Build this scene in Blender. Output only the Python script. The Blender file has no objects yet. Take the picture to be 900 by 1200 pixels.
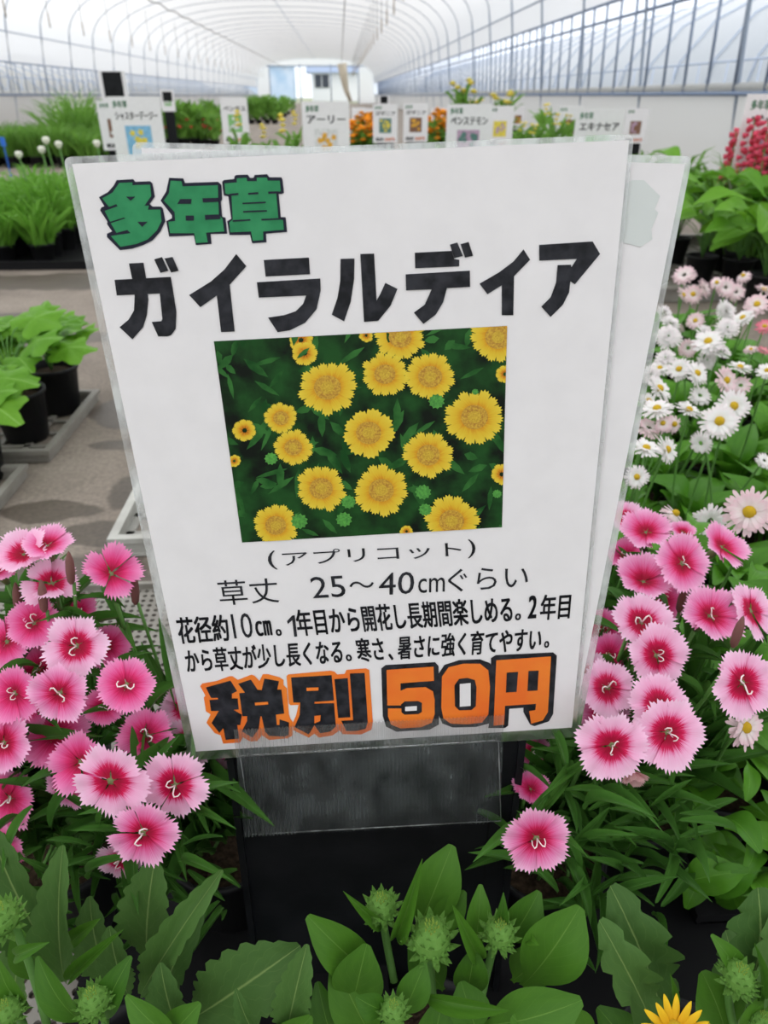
import bpy, math, random
from mathutils import Vector as V, Matrix, geometry
C = bpy.context.scene.collection
S = bpy.context.scene
R = random.Random(7)
pi = math.pi

# ------------------------------------------------------------------ camera, world, exposure
HC = .55                                   # lens height above the floor
F, PITCH, YAW = 843.0, math.radians(30.07), math.radians(-3.05)
cam = bpy.data.objects.new('camera', bpy.data.cameras.new('camera')); C.objects.link(cam)
cam.location = (0, 0, HC); cam.rotation_euler = (pi/2-PITCH, 0, YAW)
cd = cam.data; cd.sensor_fit = 'VERTICAL'; cd.sensor_height = 24; cd.lens = F/1200*24
cd.clip_start = .01; cd.clip_end = 400
cd.dof.use_dof = True; cd.dof.focus_distance = .345; cd.dof.aperture_fstop = 9.5
S.camera = cam
w = bpy.data.worlds.new('sky'); S.world = w; w.use_nodes = True
nt = w.node_tree; bg = nt.nodes['Background']
tc = nt.nodes.new('ShaderNodeTexCoord'); sp = nt.nodes.new('ShaderNodeSeparateXYZ'); cr = nt.nodes.new('ShaderNodeValToRGB')
nt.links.new(tc.outputs['Generated'], sp.inputs[0]); nt.links.new(sp.outputs['Z'], cr.inputs[0]); nt.links.new(cr.outputs[0], bg.inputs[0])
cr.color_ramp.elements[0].color = (.80, .86, .95, 1); cr.color_ramp.elements[1].color = (1, 1, 1, 1); cr.color_ramp.elements[1].position = .6
bg.inputs[1].default_value = 1.35
sun = bpy.data.objects.new('sun', bpy.data.lights.new('sun', 'SUN')); C.objects.link(sun)
sun.data.energy = 1.0; sun.data.angle = math.radians(25); sun.rotation_euler = (math.radians(18), math.radians(-14), 0)
S.view_settings.view_transform = 'Standard'; S.view_settings.look = 'None'; S.view_settings.gamma = 1
S.view_settings.use_curve_mapping = False; S.view_settings.exposure = .27

RM = Matrix.Rotation(YAW, 3, 'Z') @ Matrix.Rotation(pi/2-PITCH, 3, 'X')
CAM = V((0, 0, HC))
RIGHT, UPC, BACK = RM @ V((1, 0, 0)), RM @ V((0, 1, 0)), RM @ V((0, 0, 1))
def ray(x, y): return RM @ V(((x-450)/F, (600-y)/F, -1))
def P(x, y, d): return CAM + ray(x, y)*d                 # d metres along the optical axis
def PZ(x, y, z):                                          # on the horizontal plane z
    r = ray(x, y); return CAM + r*((z-HC)/r.z)

# ------------------------------------------------------------------ objects and mesh helpers
def link(o, parent=None):
    C.objects.link(o)
    if parent is not None: o.parent = parent
    return o
def tag(o, label=None, cat=None, group=None, kind=None):
    if label: o['label'] = label
    if cat: o['category'] = cat
    if group: o['group'] = group
    if kind: o['kind'] = kind
    return o
def thing(name, label, cat, loc=(0, 0, 0), rz=0, group=None):
    o = bpy.data.objects.new(name, None); C.objects.link(o); o.empty_display_size = .02
    o.location = loc; o.rotation_euler = (0, 0, rz)
    return tag(o, label, cat, group)
class MB:
    def __init__(s): s.v = []; s.f = []; s.m = []; s.uv = []
    def add(s, vs, fs, mat=0, uvs=None, M=None):
        b = len(s.v)
        for p in vs: s.v.append(tuple(M @ V(p)) if M is not None else tuple(p))
        s.uv += uvs if uvs else [(0, 0)]*len(vs)
        for f in fs: s.f.append(tuple(b+i for i in f)); s.m.append(mat)
        return s
    def box(s, c, d, mat=0, M=None):
        x, y, z = c; a, b, h = d[0]/2, d[1]/2, d[2]/2
        vs = [(x+i*a, y+j*b, z+k*h) for i in (-1, 1) for j in (-1, 1) for k in (-1, 1)]
        return s.add(vs, [(0, 1, 3, 2), (4, 6, 7, 5), (0, 4, 5, 1), (2, 3, 7, 6), (0, 2, 6, 4), (1, 5, 7, 3)], mat, None, M)
    def tube(s, pts, r, n=6, mat=0, M=None, r2=None, cap=True):
        pts = [V(p) for p in pts]; k = len(pts); rings = []; vs = []; uvs = []
        up = V((0, 0, 1))
        for i, p in enumerate(pts):
            t = (pts[min(i+1, k-1)]-pts[max(i-1, 0)]).normalized()
            a = t.cross(up)
            if a.length < .1: a = t.cross(V((1, 0, 0)))
            a.normalize(); b = t.cross(a)
            rr = r if r2 is None else r+(r2-r)*i/(k-1)
            for j in range(n):
                q = 2*pi*j/n; vs.append(p+(a*math.cos(q)+b*math.sin(q))*rr); uvs.append((j/n, i/(k-1)))
        fs = [(i*n+j, i*n+(j+1) % n, (i+1)*n+(j+1) % n, (i+1)*n+j) for i in range(k-1) for j in range(n)]
        if cap: fs += [tuple(range(n))[::-1], tuple(range((k-1)*n, k*n))]
        return s.add(vs, fs, mat, uvs, M)
    def lathe(s, prof, n=20, mat=0, M=None, c=(0, 0, 0)):
        vs = [(c[0]+r*math.cos(2*pi*j/n), c[1]+r*math.sin(2*pi*j/n), c[2]+z) for r, z in prof for j in range(n)]
        fs = [(i*n+j, i*n+(j+1) % n, (i+1)*n+(j+1) % n, (i+1)*n+j) for i in range(len(prof)-1) for j in range(n)]
        return s.add(vs, fs, mat, None, M)
    def mesh(s, name, mats, smooth=True):
        me = bpy.data.meshes.new(name); me.from_pydata(s.v, [], s.f)
        for m in (mats if isinstance(mats, (list, tuple)) else [mats]): me.materials.append(m)
        me.polygons.foreach_set('material_index', s.m)
        me.polygons.foreach_set('use_smooth', [smooth]*len(s.f))
        ul = me.uv_layers.new(name='UVMap'); li = [0]*len(me.loops); me.loops.foreach_get('vertex_index', li)
        flat = []
        for i in li: flat += s.uv[i]
        ul.data.foreach_set('uv', flat); me.update(); return me
    def obj(s, name, mats, parent=None, smooth=True):
        return link(bpy.data.objects.new(name, s.mesh(name, mats, smooth)), parent)
def inst(name, me, parent=None, M=None):
    o = bpy.data.objects.new(name, me); link(o, parent)
    if M is not None: o.matrix_basis = M
    return o
def copy_tree(o, parent=None):
    c = o.copy(); C.objects.link(c); c.parent = parent
    for ch in KIDS.get(o.name, list(o.children)): copy_tree(ch, c)
    return c
KIDS = {}
def remember(o):
    KIDS[o.name] = list(o.children)
    for ch in KIDS[o.name]: remember(ch)
def frame(o, y, nrm, sx, sy, sz):
    y = V(y).normalized(); z = V(nrm); z = z-y*z.dot(y)
    if z.length < 1e-4: z = V((0, 1, 0))-y*y.y
    z.normalize(); x = y.cross(z)
    return Matrix(((x.x*sx, y.x*sy, z.x*sz, o[0]), (x.y*sx, y.y*sy, z.y*sz, o[1]), (x.z*sx, y.z*sy, z.z*sz, o[2]), (0, 0, 0, 1)))

# ------------------------------------------------------------------ materials
def mat(name, col, rough=.6, spec=.3, trans=0, metal=0, noise=None, bump=None, rnd=0, coat=0):
    m = bpy.data.materials.new(name); m.use_nodes = True; t = m.node_tree; L = t.links.new
    b = t.nodes['Principled BSDF']; out = t.nodes['Material Output']
    b.inputs['Base Color'].default_value = (*col, 1); b.inputs['Roughness'].default_value = rough
    b.inputs['Specular IOR Level'].default_value = spec; b.inputs['Metallic'].default_value = metal
    b.inputs['Coat Weight'].default_value = coat; b.inputs['Coat Roughness'].default_value = .15
    src = None
    if noise:                                  # (scale, second colour, detail)
        tc = t.nodes.new('ShaderNodeTexCoord'); n = t.nodes.new('ShaderNodeTexNoise'); n.inputs['Scale'].default_value = noise[0]
        n.inputs['Detail'].default_value = noise[2] if len(noise) > 2 else 3
        L(tc.outputs['Object'], n.inputs['Vector'])
        r = t.nodes.new('ShaderNodeValToRGB'); r.color_ramp.elements[0].position = .35; r.color_ramp.elements[1].position = .65
        r.color_ramp.elements[0].color = (*col, 1); r.color_ramp.elements[1].color = (*noise[1], 1)
        L(n.outputs['Fac'], r.inputs[0]); src = r.outputs[0]
    if rnd:
        oi = t.nodes.new('ShaderNodeObjectInfo'); hs = t.nodes.new('ShaderNodeHueSaturation')
        mr = t.nodes.new('ShaderNodeMapRange'); mr.inputs[3].default_value = 1-rnd; mr.inputs[4].default_value = 1+rnd
        L(oi.outputs['Random'], mr.inputs[0]); L(mr.outputs[0], hs.inputs['Value'])
        hs.inputs['Color'].default_value = (*col, 1)
        if src: L(src, hs.inputs['Color'])
        src = hs.outputs[0]
    if src: L(src, b.inputs['Base Color'])
    if bump:
        tc = t.nodes.new('ShaderNodeTexCoord'); n = t.nodes.new('ShaderNodeTexNoise'); n.inputs['Scale'].default_value = bump[0]
        L(tc.outputs['Object'], n.inputs['Vector'])
        bn = t.nodes.new('ShaderNodeBump'); bn.inputs['Strength'].default_value = bump[1]; bn.inputs['Distance'].default_value = bump[2]
        L(n.outputs['Fac'], bn.inputs['Height']); L(bn.outputs[0], b.inputs['Normal'])
    if trans:
        tr = t.nodes.new('ShaderNodeBsdfTranslucent'); tr.inputs[0].default_value = (*col, 1)
        if src: L(src, tr.inputs[0])
        mx = t.nodes.new('ShaderNodeMixShader'); mx.inputs[0].default_value = trans
        L(b.outputs[0], mx.inputs[1]); L(tr.outputs[0], mx.inputs[2]); L(mx.outputs[0], out.inputs[0])
    return m
def leaf_mat(name, dark, light, vein, rough=.45, veinw=.035, side=9, trans=.25, rnd=.22):
    m = bpy.data.materials.new(name); m.use_nodes = True; t = m.node_tree; L = t.links.new; N = t.nodes.new
    b = t.nodes['Principled BSDF']; out = t.nodes['Material Output']; b.inputs['Roughness'].default_value = rough; b.inputs['Specular IOR Level'].default_value = .22
    uv = N('ShaderNodeUVMap'); s = N('ShaderNodeSeparateXYZ'); L(uv.outputs[0], s.inputs[0])
    a = N('ShaderNodeMath'); a.operation = 'ABSOLUTE'; L(s.outputs['X'], a.inputs[0])
    mid = N('ShaderNodeMapRange'); mid.inputs[1].default_value = 0; mid.inputs[2].default_value = veinw; mid.inputs[3].default_value = 1; mid.inputs[4].default_value = 0
    L(a.outputs[0], mid.inputs[0])
    k = N('ShaderNodeMath'); k.operation = 'MULTIPLY_ADD'; k.inputs[1].default_value = -.45; L(a.outputs[0], k.inputs[0]); L(s.outputs['Y'], k.inputs[2])
    k2 = N('ShaderNodeMath'); k2.operation = 'MULTIPLY'; k2.inputs[1].default_value = side; L(k.outputs[0], k2.inputs[0])
    fr = N('ShaderNodeMath'); fr.operation = 'PINGPONG'; fr.inputs[1].default_value = .5; L(k2.outputs[0], fr.inputs[0])
    sv = N('ShaderNodeMapRange'); sv.inputs[1].default_value = 0; sv.inputs[2].default_value = .06; sv.inputs[3].default_value = .13; sv.inputs[4].default_value = 0
    L(fr.outputs[0], sv.inputs[0])
    mxv = N('ShaderNodeMath'); mxv.operation = 'MAXIMUM'; L(mid.outputs[0], mxv.inputs[0]); L(sv.outputs[0], mxv.inputs[1])
    oi = N('ShaderNodeObjectInfo'); n = N('ShaderNodeTexNoise'); n.inputs['Scale'].default_value = 3; L(uv.outputs[0], n.inputs[0])
    ad = N('ShaderNodeMath'); ad.operation = 'MULTIPLY_ADD'; ad.inputs[1].default_value = .55; L(oi.outputs['Random'], ad.inputs[0])
    hf = N('ShaderNodeMath'); hf.operation = 'MULTIPLY'; hf.inputs[1].default_value = .5; L(n.outputs['Fac'], hf.inputs[0]); L(hf.outputs[0], ad.inputs[2])
    m1 = N('ShaderNodeMixRGB'); m1.inputs[1].default_value = (*dark, 1); m1.inputs[2].default_value = (*light, 1); L(ad.outputs[0], m1.inputs[0])
    m2 = N('ShaderNodeMixRGB'); m2.inputs[2].default_value = (*vein, 1); L(mxv.outputs[0], m2.inputs[0]); L(m1.outputs[0], m2.inputs[1])
    L(m2.outputs[0], b.inputs['Base Color'])
    bp = N('ShaderNodeBump'); bp.inputs['Strength'].default_value = .3; bp.inputs['Distance'].default_value = .0006; bp.invert = True
    L(mxv.outputs[0], bp.inputs['Height']); L(bp.outputs[0], b.inputs['Normal'])
    tr = N('ShaderNodeBsdfTranslucent'); L(m2.outputs[0], tr.inputs[0]); mx = N('ShaderNodeMixShader'); mx.inputs[0].default_value = trans
    L(b.outputs[0], mx.inputs[1]); L(tr.outputs[0], mx.inputs[2]); L(mx.outputs[0], out.inputs[0])
    return m
def petal_mat(name, stops, streak=.16, sc=14, trans=.3, rnd=.0):     # colour runs with the length of the petal (uv y), streaks along it
    m = bpy.data.materials.new(name); m.use_nodes = True; t = m.node_tree; L = t.links.new; N = t.nodes.new
    b = t.nodes['Principled BSDF']; out = t.nodes['Material Output']; b.inputs['Roughness'].default_value = .6; b.inputs['Specular IOR Level'].default_value = .2
    uv = N('ShaderNodeUVMap'); mp = N('ShaderNodeMapping'); mp.inputs['Scale'].default_value = (sc, 1.2, 1); L(uv.outputs[0], mp.inputs[0])
    n = N('ShaderNodeTexNoise'); n.inputs['Scale'].default_value = 1; n.inputs['Detail'].default_value = 2; L(mp.outputs[0], n.inputs[0])
    s = N('ShaderNodeSeparateXYZ'); L(uv.outputs[0], s.inputs[0])
    a = N('ShaderNodeMath'); a.operation = 'MULTIPLY_ADD'; a.inputs[1].default_value = streak*2.4; L(n.outputs['Fac'], a.inputs[0])
    q = N('ShaderNodeMath'); q.operation = 'SUBTRACT'; q.inputs[1].default_value = streak*1.2; L(s.outputs['Y'], q.inputs[0]); L(q.outputs[0], a.inputs[2])
    r = N('ShaderNodeValToRGB'); L(a.outputs[0], r.inputs[0]); e = r.color_ramp.elements
    while len(e) < len(stops): e.new(.5)
    for i, (p, c) in enumerate(stops): e[i].position = p; e[i].color = (*c, 1)
    src = r.outputs[0]
    if rnd:
        oi = N('ShaderNodeObjectInfo'); hs = N('ShaderNodeHueSaturation'); mr = N('ShaderNodeMapRange'); mr.inputs[3].default_value = 1-rnd; mr.inputs[4].default_value = 1+rnd*.4
        L(oi.outputs['Random'], mr.inputs[0]); L(mr.outputs[0], hs.inputs['Value']); L(src, hs.inputs['Color']); src = hs.outputs[0]
    L(src, b.inputs['Base Color'])
    tr = N('ShaderNodeBsdfTranslucent'); L(src, tr.inputs[0]); mx = N('ShaderNodeMixShader'); mx.inputs[0].default_value = trans
    L(b.outputs[0], mx.inputs[1]); L(tr.outputs[0], mx.inputs[2]); L(mx.outputs[0], out.inputs[0])
    return m
def film_mat(name, col, transp, translu, rough=.4, noise=None, gloss=.08):
    m = bpy.data.materials.new(name); m.use_nodes = True; t = m.node_tree; L = t.links.new; N = t.nodes.new
    t.nodes.remove(t.nodes['Principled BSDF']); out = t.nodes['Material Output']
    tp = N('ShaderNodeBsdfTransparent'); tl = N('ShaderNodeBsdfTranslucent'); df = N('ShaderNodeBsdfDiffuse'); gl = N('ShaderNodeBsdfGlossy')
    gl.inputs['Roughness'].default_value = rough; tl.inputs[0].default_value = (*col, 1); df.inputs[0].default_value = (*col, 1)
    m1 = N('ShaderNodeMixShader'); m1.inputs[0].default_value = translu; L(df.outputs[0], m1.inputs[1]); L(tl.outputs[0], m1.inputs[2])
    m2 = N('ShaderNodeMixShader'); m2.inputs[0].default_value = transp; L(m1.outputs[0], m2.inputs[1]); L(tp.outputs[0], m2.inputs[2])
    fr = N('ShaderNodeFresnel'); fr.inputs[0].default_value = 1.45; mu = N('ShaderNodeMath'); mu.operation = 'MULTIPLY_ADD'; mu.inputs[1].default_value = .8; mu.inputs[2].default_value = gloss*.3
    L(fr.outputs[0], mu.inputs[0]); m3 = N('ShaderNodeMixShader'); L(mu.outputs[0], m3.inputs[0]); L(m2.outputs[0], m3.inputs[1]); L(gl.outputs[0], m3.inputs[2])
    L(m3.outputs[0], out.inputs[0])
    if noise:                                   # wear that makes the film milky in patches: (scale vector, low, high)
        tc = N('ShaderNodeTexCoord'); mp = N('ShaderNodeMapping'); mp.inputs['Scale'].default_value = noise[0]; L(tc.outputs['Object'], mp.inputs[0])
        n = N('ShaderNodeTexNoise'); n.inputs['Scale'].default_value = 1; n.inputs['Detail'].default_value = 4; L(mp.outputs[0], n.inputs[0])
        mr = N('ShaderNodeMapRange'); mr.inputs[1].default_value = .35; mr.inputs[2].default_value = .7; mr.inputs[3].default_value = noise[1]; mr.inputs[4].default_value = noise[2]
        L(n.outputs['Fac'], mr.inputs[0]); L(mr.outputs[0], m2.inputs[0])
    return m

M_ = {}
M_['film'] = film_mat('greenhouse film', (.90, .91, .92), .08, .86, .5)
M_['skirt'] = film_mat('dimmed skirt film', (.74, .75, .74), .04, .6, .5)  # transmission cut in the film's own colour to deepen shade near the floor
M_['vinyl'] = film_mat('clear vinyl', (.9, .92, .92), .75, .8, .3)
M_['pipe'] = mat('galvanised pipe', (.30, .36, .46), .45, .5, metal=.3)
M_['rail'] = mat('curtain rail', (.20, .26, .38), .45, .5, metal=.2)
M_['hose'] = mat('black hose', (.16, .15, .14), .5)
M_['cord'] = mat('brown cord', (.25, .17, .09), .8)
M_['tan'] = mat('gathered curtain', (.52, .46, .36), .9)
M_['black'] = mat('black plastic', (.006, .007, .008), .5, .15, noise=(30, (.012, .013, .015)), bump=(200, .15, .0005))
M_['pot'] = mat('black vinyl pot', (.008, .008, .009), .5, .25, bump=(60, .2, .001))
M_['soil'] = mat('potting soil', (.025, .017, .011), .95, .1, noise=(250, (.06, .04, .025)), bump=(300, 1, .003))
M_['tray'] = mat('grey plastic tray', (.27, .255, .225), .6, .3, noise=(25, (.21, .195, .17)), bump=(90, .2, .001))
M_['tray_w'] = mat('off white plastic tray', (.50, .50, .46), .55, .3, noise=(18, (.38, .37, .34)))
M_['btray'] = mat('black tray', (.008, .008, .009), .6, .15)
M_['paper'] = mat('paper', (.80, .79, .80), .45, .2, noise=(60, (.83, .82, .83)), coat=.05)
M_['lam'] = film_mat('laminate film', (.88, .92, .92), .55, .35, .15, noise=((130, 130, 45), .5, .93), gloss=.2)
M_['pocket'] = film_mat('clear corrugated pocket', (.45, .50, .50), .90, .3, .3, noise=((60, 60, 45), .93, .72), gloss=.02)
M_['green_ink'] = mat('green ink', (.022, .22, .085), .4, .2, noise=(120, (.035, .28, .11)), coat=.04)
M_['black_ink'] = mat('black ink', (.010, .011, .014), .45, .18, noise=(170, (.032, .034, .042)), coat=.04)
M_['navy_ink'] = mat('navy ink', (.012, .014, .03), .45, .2, coat=.04)
M_['orange_ink'] = mat('orange ink', (.86, .17, .025), .35, .4, noise=(40, (.90, .24, .03)), coat=.04)
M_['ghost_ink'] = mat('print showing through paper', (.66, .705, .69), .45, .2)
M_['photo_dark'] = mat('photo foliage print', (.004, .008, .005), .45, .15, noise=(75, (.014, .075, .016), 8), coat=.04)
M_['photo_leaf'] = mat('photo leaf print', (.008, .06, .012), .45, .15, noise=(90, (.04, .17, .035), 4), coat=.04)
M_['photo_bud'] = mat('photo bud print', (.10, .38, .06), .35, .4, noise=(900, (.05, .22, .04)), coat=.04)
M_['photo_yellow'] = petal_mat('photo petal print', [(.0, (.45, .12, .01)), (.36, (.62, .24, .015)), (.62, (.72, .47, .03)), (1, (.76, .62, .06))], .16, 8, 0)
M_['photo_disc'] = mat('photo disc print', (.42, .20, .03), .4, .3, noise=(1200, (.65, .42, .05)), coat=.04)
M_['photo_core'] = mat('photo disc core', (.66, .46, .05), .4, .3, noise=(1500, (.5, .3, .03)), coat=.04)
for k, c in dict(red=(.75, .09, .06), sky=(.25, .55, .80), lgreen=(.25, .55, .2), amber=(.85, .45, .05), mauve=(.55, .38, .52), brown=(.25, .13, .08), white=(.8, .8, .8), teal=(.12, .25, .22), yellow=(.85, .7, .1)).items():
    M_['p_'+k] = mat(k+' print', c, .5, .3, noise=(60, tuple(x*.75 for x in c)))
M_['bluetag'] = mat('blue plastic', (.03, .16, .62), .4)
# plants
M_['gleaf'] = leaf_mat('blanket flower leaf', (.030, .105, .010), (.085, .225, .020), (.15, .30, .05), .45, .03, 7)
M_['gleaf2'] = leaf_mat('greyish toothed leaf', (.040, .105, .020), (.085, .185, .040), (.22, .33, .10), .6, .05, 7)
M_['dleaf'] = leaf_mat('dianthus leaf', (.035, .115, .018), (.08, .22, .032), (.12, .27, .06), .4, .06, 0, .2)
M_['bleaf'] = leaf_mat('daisy leaf', (.045, .16, .012), (.12, .33, .025), (.15, .36, .05), .35, .04, 6)
M_['bright'] = leaf_mat('bright leaf', (.08, .25, .012), (.19, .44, .035), (.32, .58, .14), .5, .03, 6, .35)
M_['grass'] = leaf_mat('grassy leaf', (.08, .24, .02), (.20, .46, .05), (.25, .5, .1), .5, .06, 0, .35)
M_['farleaf'] = leaf_mat('far foliage', (.08, .20, .03), (.20, .42, .06), (.25, .45, .10), .6, .05, 0, .35)
M_['stem'] = mat('green stem', (.10, .24, .05), .5, .3, rnd=.2)
M_['bud'] = mat('green bud', (.09, .23, .035), .6, .15, noise=(400, (.17, .33, .07)), trans=.15)
M_['budtip'] = mat('pale bud heart', (.32, .40, .07), .6, .15, noise=(700, (.18, .32, .05)))
M_['calyx'] = mat('calyx', (.13, .20, .06), .5, .3, noise=(200, (.16, .12, .07)))
M_['style'] = mat('white style', (.85, .72, .72), .5)
M_['dcentre'] = mat('dark flower throat', (.10, .03, .03), .7)
deep, crim = (.34, .003, .03), (.62, .012, .09)
M_['pinkA'] = petal_mat('pink petal', [(.20, deep), (.36, crim), (.46, (.74, .07, .24)), (.66, (.80, .22, .46)), (1, (.90, .50, .72))], .20, 22, .25)
M_['pinkB'] = petal_mat('vivid pink petal', [(.16, deep), (.40, (.70, .02, .14)), (.58, (.80, .09, .30)), (.78, (.84, .20, .45)), (1, (.86, .34, .58))], .19, 20, .25)
M_['pinkC'] = petal_mat('pale pink petal', [(.22, deep), (.44, (.66, .008, .09)), (.48, (.78, .16, .36)), (.62, (.88, .42, .64)), (1, (.93, .62, .80))], .19, 22, .25)
M_['faded'] = petal_mat('faded petal', [(0, (.6, .2, .25)), (1, (.8, .5, .5))], .2, 8)
M_['white_pet'] = petal_mat('white petal', [(0, (.85, .85, .80)), (.7, (.90, .89, .88)), (1, (.90, .80, .82))], .1, 3, .3)
M_['blush_pet'] = petal_mat('blush petal', [(0, (.88, .82, .78)), (.55, (.88, .78, .78)), (1, (.86, .60, .66))], .2, 3, .3)
M_['rose_pet'] = petal_mat('rose petal', [(0, (.85, .5, .5)), (1, (.75, .15, .25))], .2, 3, .3)
M_['disc'] = mat('yellow disc', (.72, .46, .02), .7, .2, noise=(900, (.55, .36, .02)), bump=(1500, .6, .001))
M_['yellow_pet'] = petal_mat('golden petal', [(0, (.75, .36, .01)), (1, (.90, .60, .02))], .15, 4, .25)
M_['orange_fl'] = mat('orange blossom', (.90, .35, .01), .6, trans=.3, rnd=.2)
M_['yellow_fl'] = mat('pale yellow blossom', (.85, .72, .12), .6, trans=.3, rnd=.15)
M_['red_fl'] = mat('red blossom', (.70, .05, .06), .6, trans=.3, rnd=.2)
M_['coral_fl'] = mat('coral pink blossom', (.78, .10, .18), .6, trans=.3, rnd=.2)
M_['white_fl'] = mat('white blossom', (.85, .85, .75), .6, trans=.3)
M_['house'] = mat('white house wall', (.85, .86, .88), .8)
M_['roof'] = mat('blue grey roof', (.25, .32, .45), .6)
M_['glass_dark'] = mat('dark window', (.05, .06, .08), .2, .5)
M_['bank'] = mat('dry bank', (.30, .28, .25), .95, noise=(1.2, (.42, .40, .38), 5))

# floor: grey brown concrete with wet stains
m = bpy.data.materials.new('stained concrete floor'); m.use_nodes = True; t = m.node_tree; L = t.links.new; N = t.nodes.new
b = t.nodes['Principled BSDF']; tc = N('ShaderNodeTexCoord')
n1 = N('ShaderNodeTexNoise'); n1.inputs['Scale'].default_value = 3.2; n1.inputs['Detail'].default_value = 8; n1.inputs['Roughness'].default_value = .65; L(tc.outputs['Object'], n1.inputs[0])
c1 = N('ShaderNodeValToRGB'); c1.color_ramp.elements[0].color = (.150, .122, .098, 1); c1.color_ramp.elements[0].position = .3; c1.color_ramp.elements[1].color = (.285, .24, .198, 1); c1.color_ramp.elements[1].position = .7
L(n1.outputs['Fac'], c1.inputs[0])
n3 = N('ShaderNodeTexNoise'); n3.inputs['Scale'].default_value = 140; n3.inputs['Detail'].default_value = 3; L(tc.outputs['Object'], n3.inputs[0])
sb = N('ShaderNodeMixRGB'); sb.blend_type = 'OVERLAY'; sb.inputs[0].default_value = .5; L(c1.outputs[0], sb.inputs[1]); L(n3.outputs['Fac'], sb.inputs[2])
n2 = N('ShaderNodeTexNoise'); n2.inputs['Scale'].default_value = 9; n2.inputs['Detail'].default_value = 5; L(tc.outputs['Object'], n2.inputs[0])
acc = None
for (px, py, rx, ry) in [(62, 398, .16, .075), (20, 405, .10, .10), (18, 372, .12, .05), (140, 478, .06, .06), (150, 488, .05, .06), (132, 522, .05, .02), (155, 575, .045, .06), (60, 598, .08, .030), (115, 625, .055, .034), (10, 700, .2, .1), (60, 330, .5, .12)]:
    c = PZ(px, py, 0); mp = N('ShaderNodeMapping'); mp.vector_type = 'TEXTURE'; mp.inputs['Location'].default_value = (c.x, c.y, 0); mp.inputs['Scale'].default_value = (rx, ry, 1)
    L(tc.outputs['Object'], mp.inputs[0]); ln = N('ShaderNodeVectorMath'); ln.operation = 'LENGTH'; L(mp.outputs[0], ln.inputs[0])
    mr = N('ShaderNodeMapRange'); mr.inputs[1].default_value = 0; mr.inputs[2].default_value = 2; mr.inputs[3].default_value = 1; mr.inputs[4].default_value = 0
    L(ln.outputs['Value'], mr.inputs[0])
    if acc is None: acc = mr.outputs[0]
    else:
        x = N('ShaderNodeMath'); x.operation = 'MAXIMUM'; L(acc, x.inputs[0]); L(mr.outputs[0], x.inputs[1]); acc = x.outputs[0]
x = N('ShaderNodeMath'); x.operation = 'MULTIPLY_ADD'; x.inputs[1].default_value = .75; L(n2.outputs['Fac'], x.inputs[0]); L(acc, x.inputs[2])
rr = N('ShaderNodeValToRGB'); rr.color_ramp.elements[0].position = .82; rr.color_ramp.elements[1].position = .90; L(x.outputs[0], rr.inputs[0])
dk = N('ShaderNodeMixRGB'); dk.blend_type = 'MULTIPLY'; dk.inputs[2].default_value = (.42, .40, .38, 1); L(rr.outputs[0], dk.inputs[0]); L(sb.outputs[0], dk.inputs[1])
L(dk.outputs[0], b.inputs['Base Color'])
ro = N('ShaderNodeMapRange'); ro.inputs[3].default_value = .85; ro.inputs[4].default_value = .5; L(rr.outputs[0], ro.inputs[0]); L(ro.outputs[0], b.inputs['Roughness'])
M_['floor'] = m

# ------------------------------------------------------------------ the greenhouse
CX, HW, Y0, Y1, BAY = -1.87, 4.63, -7.6, 66.5, 1.9
def prof(n=12):
    pts = [(HW+.10, 0), (HW+.02, .6), (HW-.03, 1.2), (HW-.08, 1.65)]
    for i in range(1, n+1):
        q = i/n*pi/2
        pts.append(((HW-.08)*math.cos(q)**.78, 1.65+1.40*math.sin(q)**.86))
    return pts + [(-x, z) for x, z in pts[-2::-1]]
PR = prof()
nb = int((Y1-Y0)/BAY)+1; YS = [Y0+i*BAY for i in range(nb)]
fl = MB(); fl.add([(-9, -9, 0), (5, -9, 0), (5, 68, 0), (-9, 68, 0)], [(0, 1, 2, 3)]); tag(fl.obj('floor', M_['floor']), kind='structure')
gr = MB(); gr.add([(-150, -60, -.05), (150, -60, -.05), (150, 250, -.05), (-150, 250, -.05)], [(0, 1, 2, 3)])
tag(gr.obj('ground', mat('field soil', (.33, .33, .27), .95, noise=(.3, (.25, .30, .17), 5))), kind='structure')
up = [p for p in PR if p[1] >= 1.3]
def film_strip(pp, ys, sag=.0):
    b = MB(); k = len(pp)
    yy = []
    for i, y in enumerate(ys[:-1]): yy += [(y, 0), (y+(ys[i+1]-y)*.5, sag)]
    yy.append((ys[-1], 0))
    for y, s in yy:
        for x, z in pp: b.v.append((CX+x*(1+s), y, z-s*.6)); b.uv.append((0, 0))
    for i in range(len(yy)-1):
        for j in range(k-1): b.f.append((i*k+j, i*k+j+1, (i+1)*k+j+1, (i+1)*k+j)); b.m.append(0)
    return b
top = [(HW-.005, 1.36)]+up[1:-1]+[(-HW+.005, 1.36), (-HW-.0, 1.12)]
ceiling = tag(film_strip(top, YS, .012).obj('ceiling', M_['film']), kind='structure')
am = MB().tube([(CX+x, 0, z) for x, z in PR], .014, 6).mesh('arch_pipe', M_['pipe'])
for y in YS: inst('arch_pipe', am, ceiling, Matrix.Translation((0, y, 0)))
for x, z in ((0, 3.03), (HW-.09, 1.64), (-HW+.09, 1.64)):
    MB().tube([(CX+x*.995, Y0, z-.02), (CX+x*.995, Y1, z-.02)], .012, 6).obj('purlin', M_['pipe'], ceiling)
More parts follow.
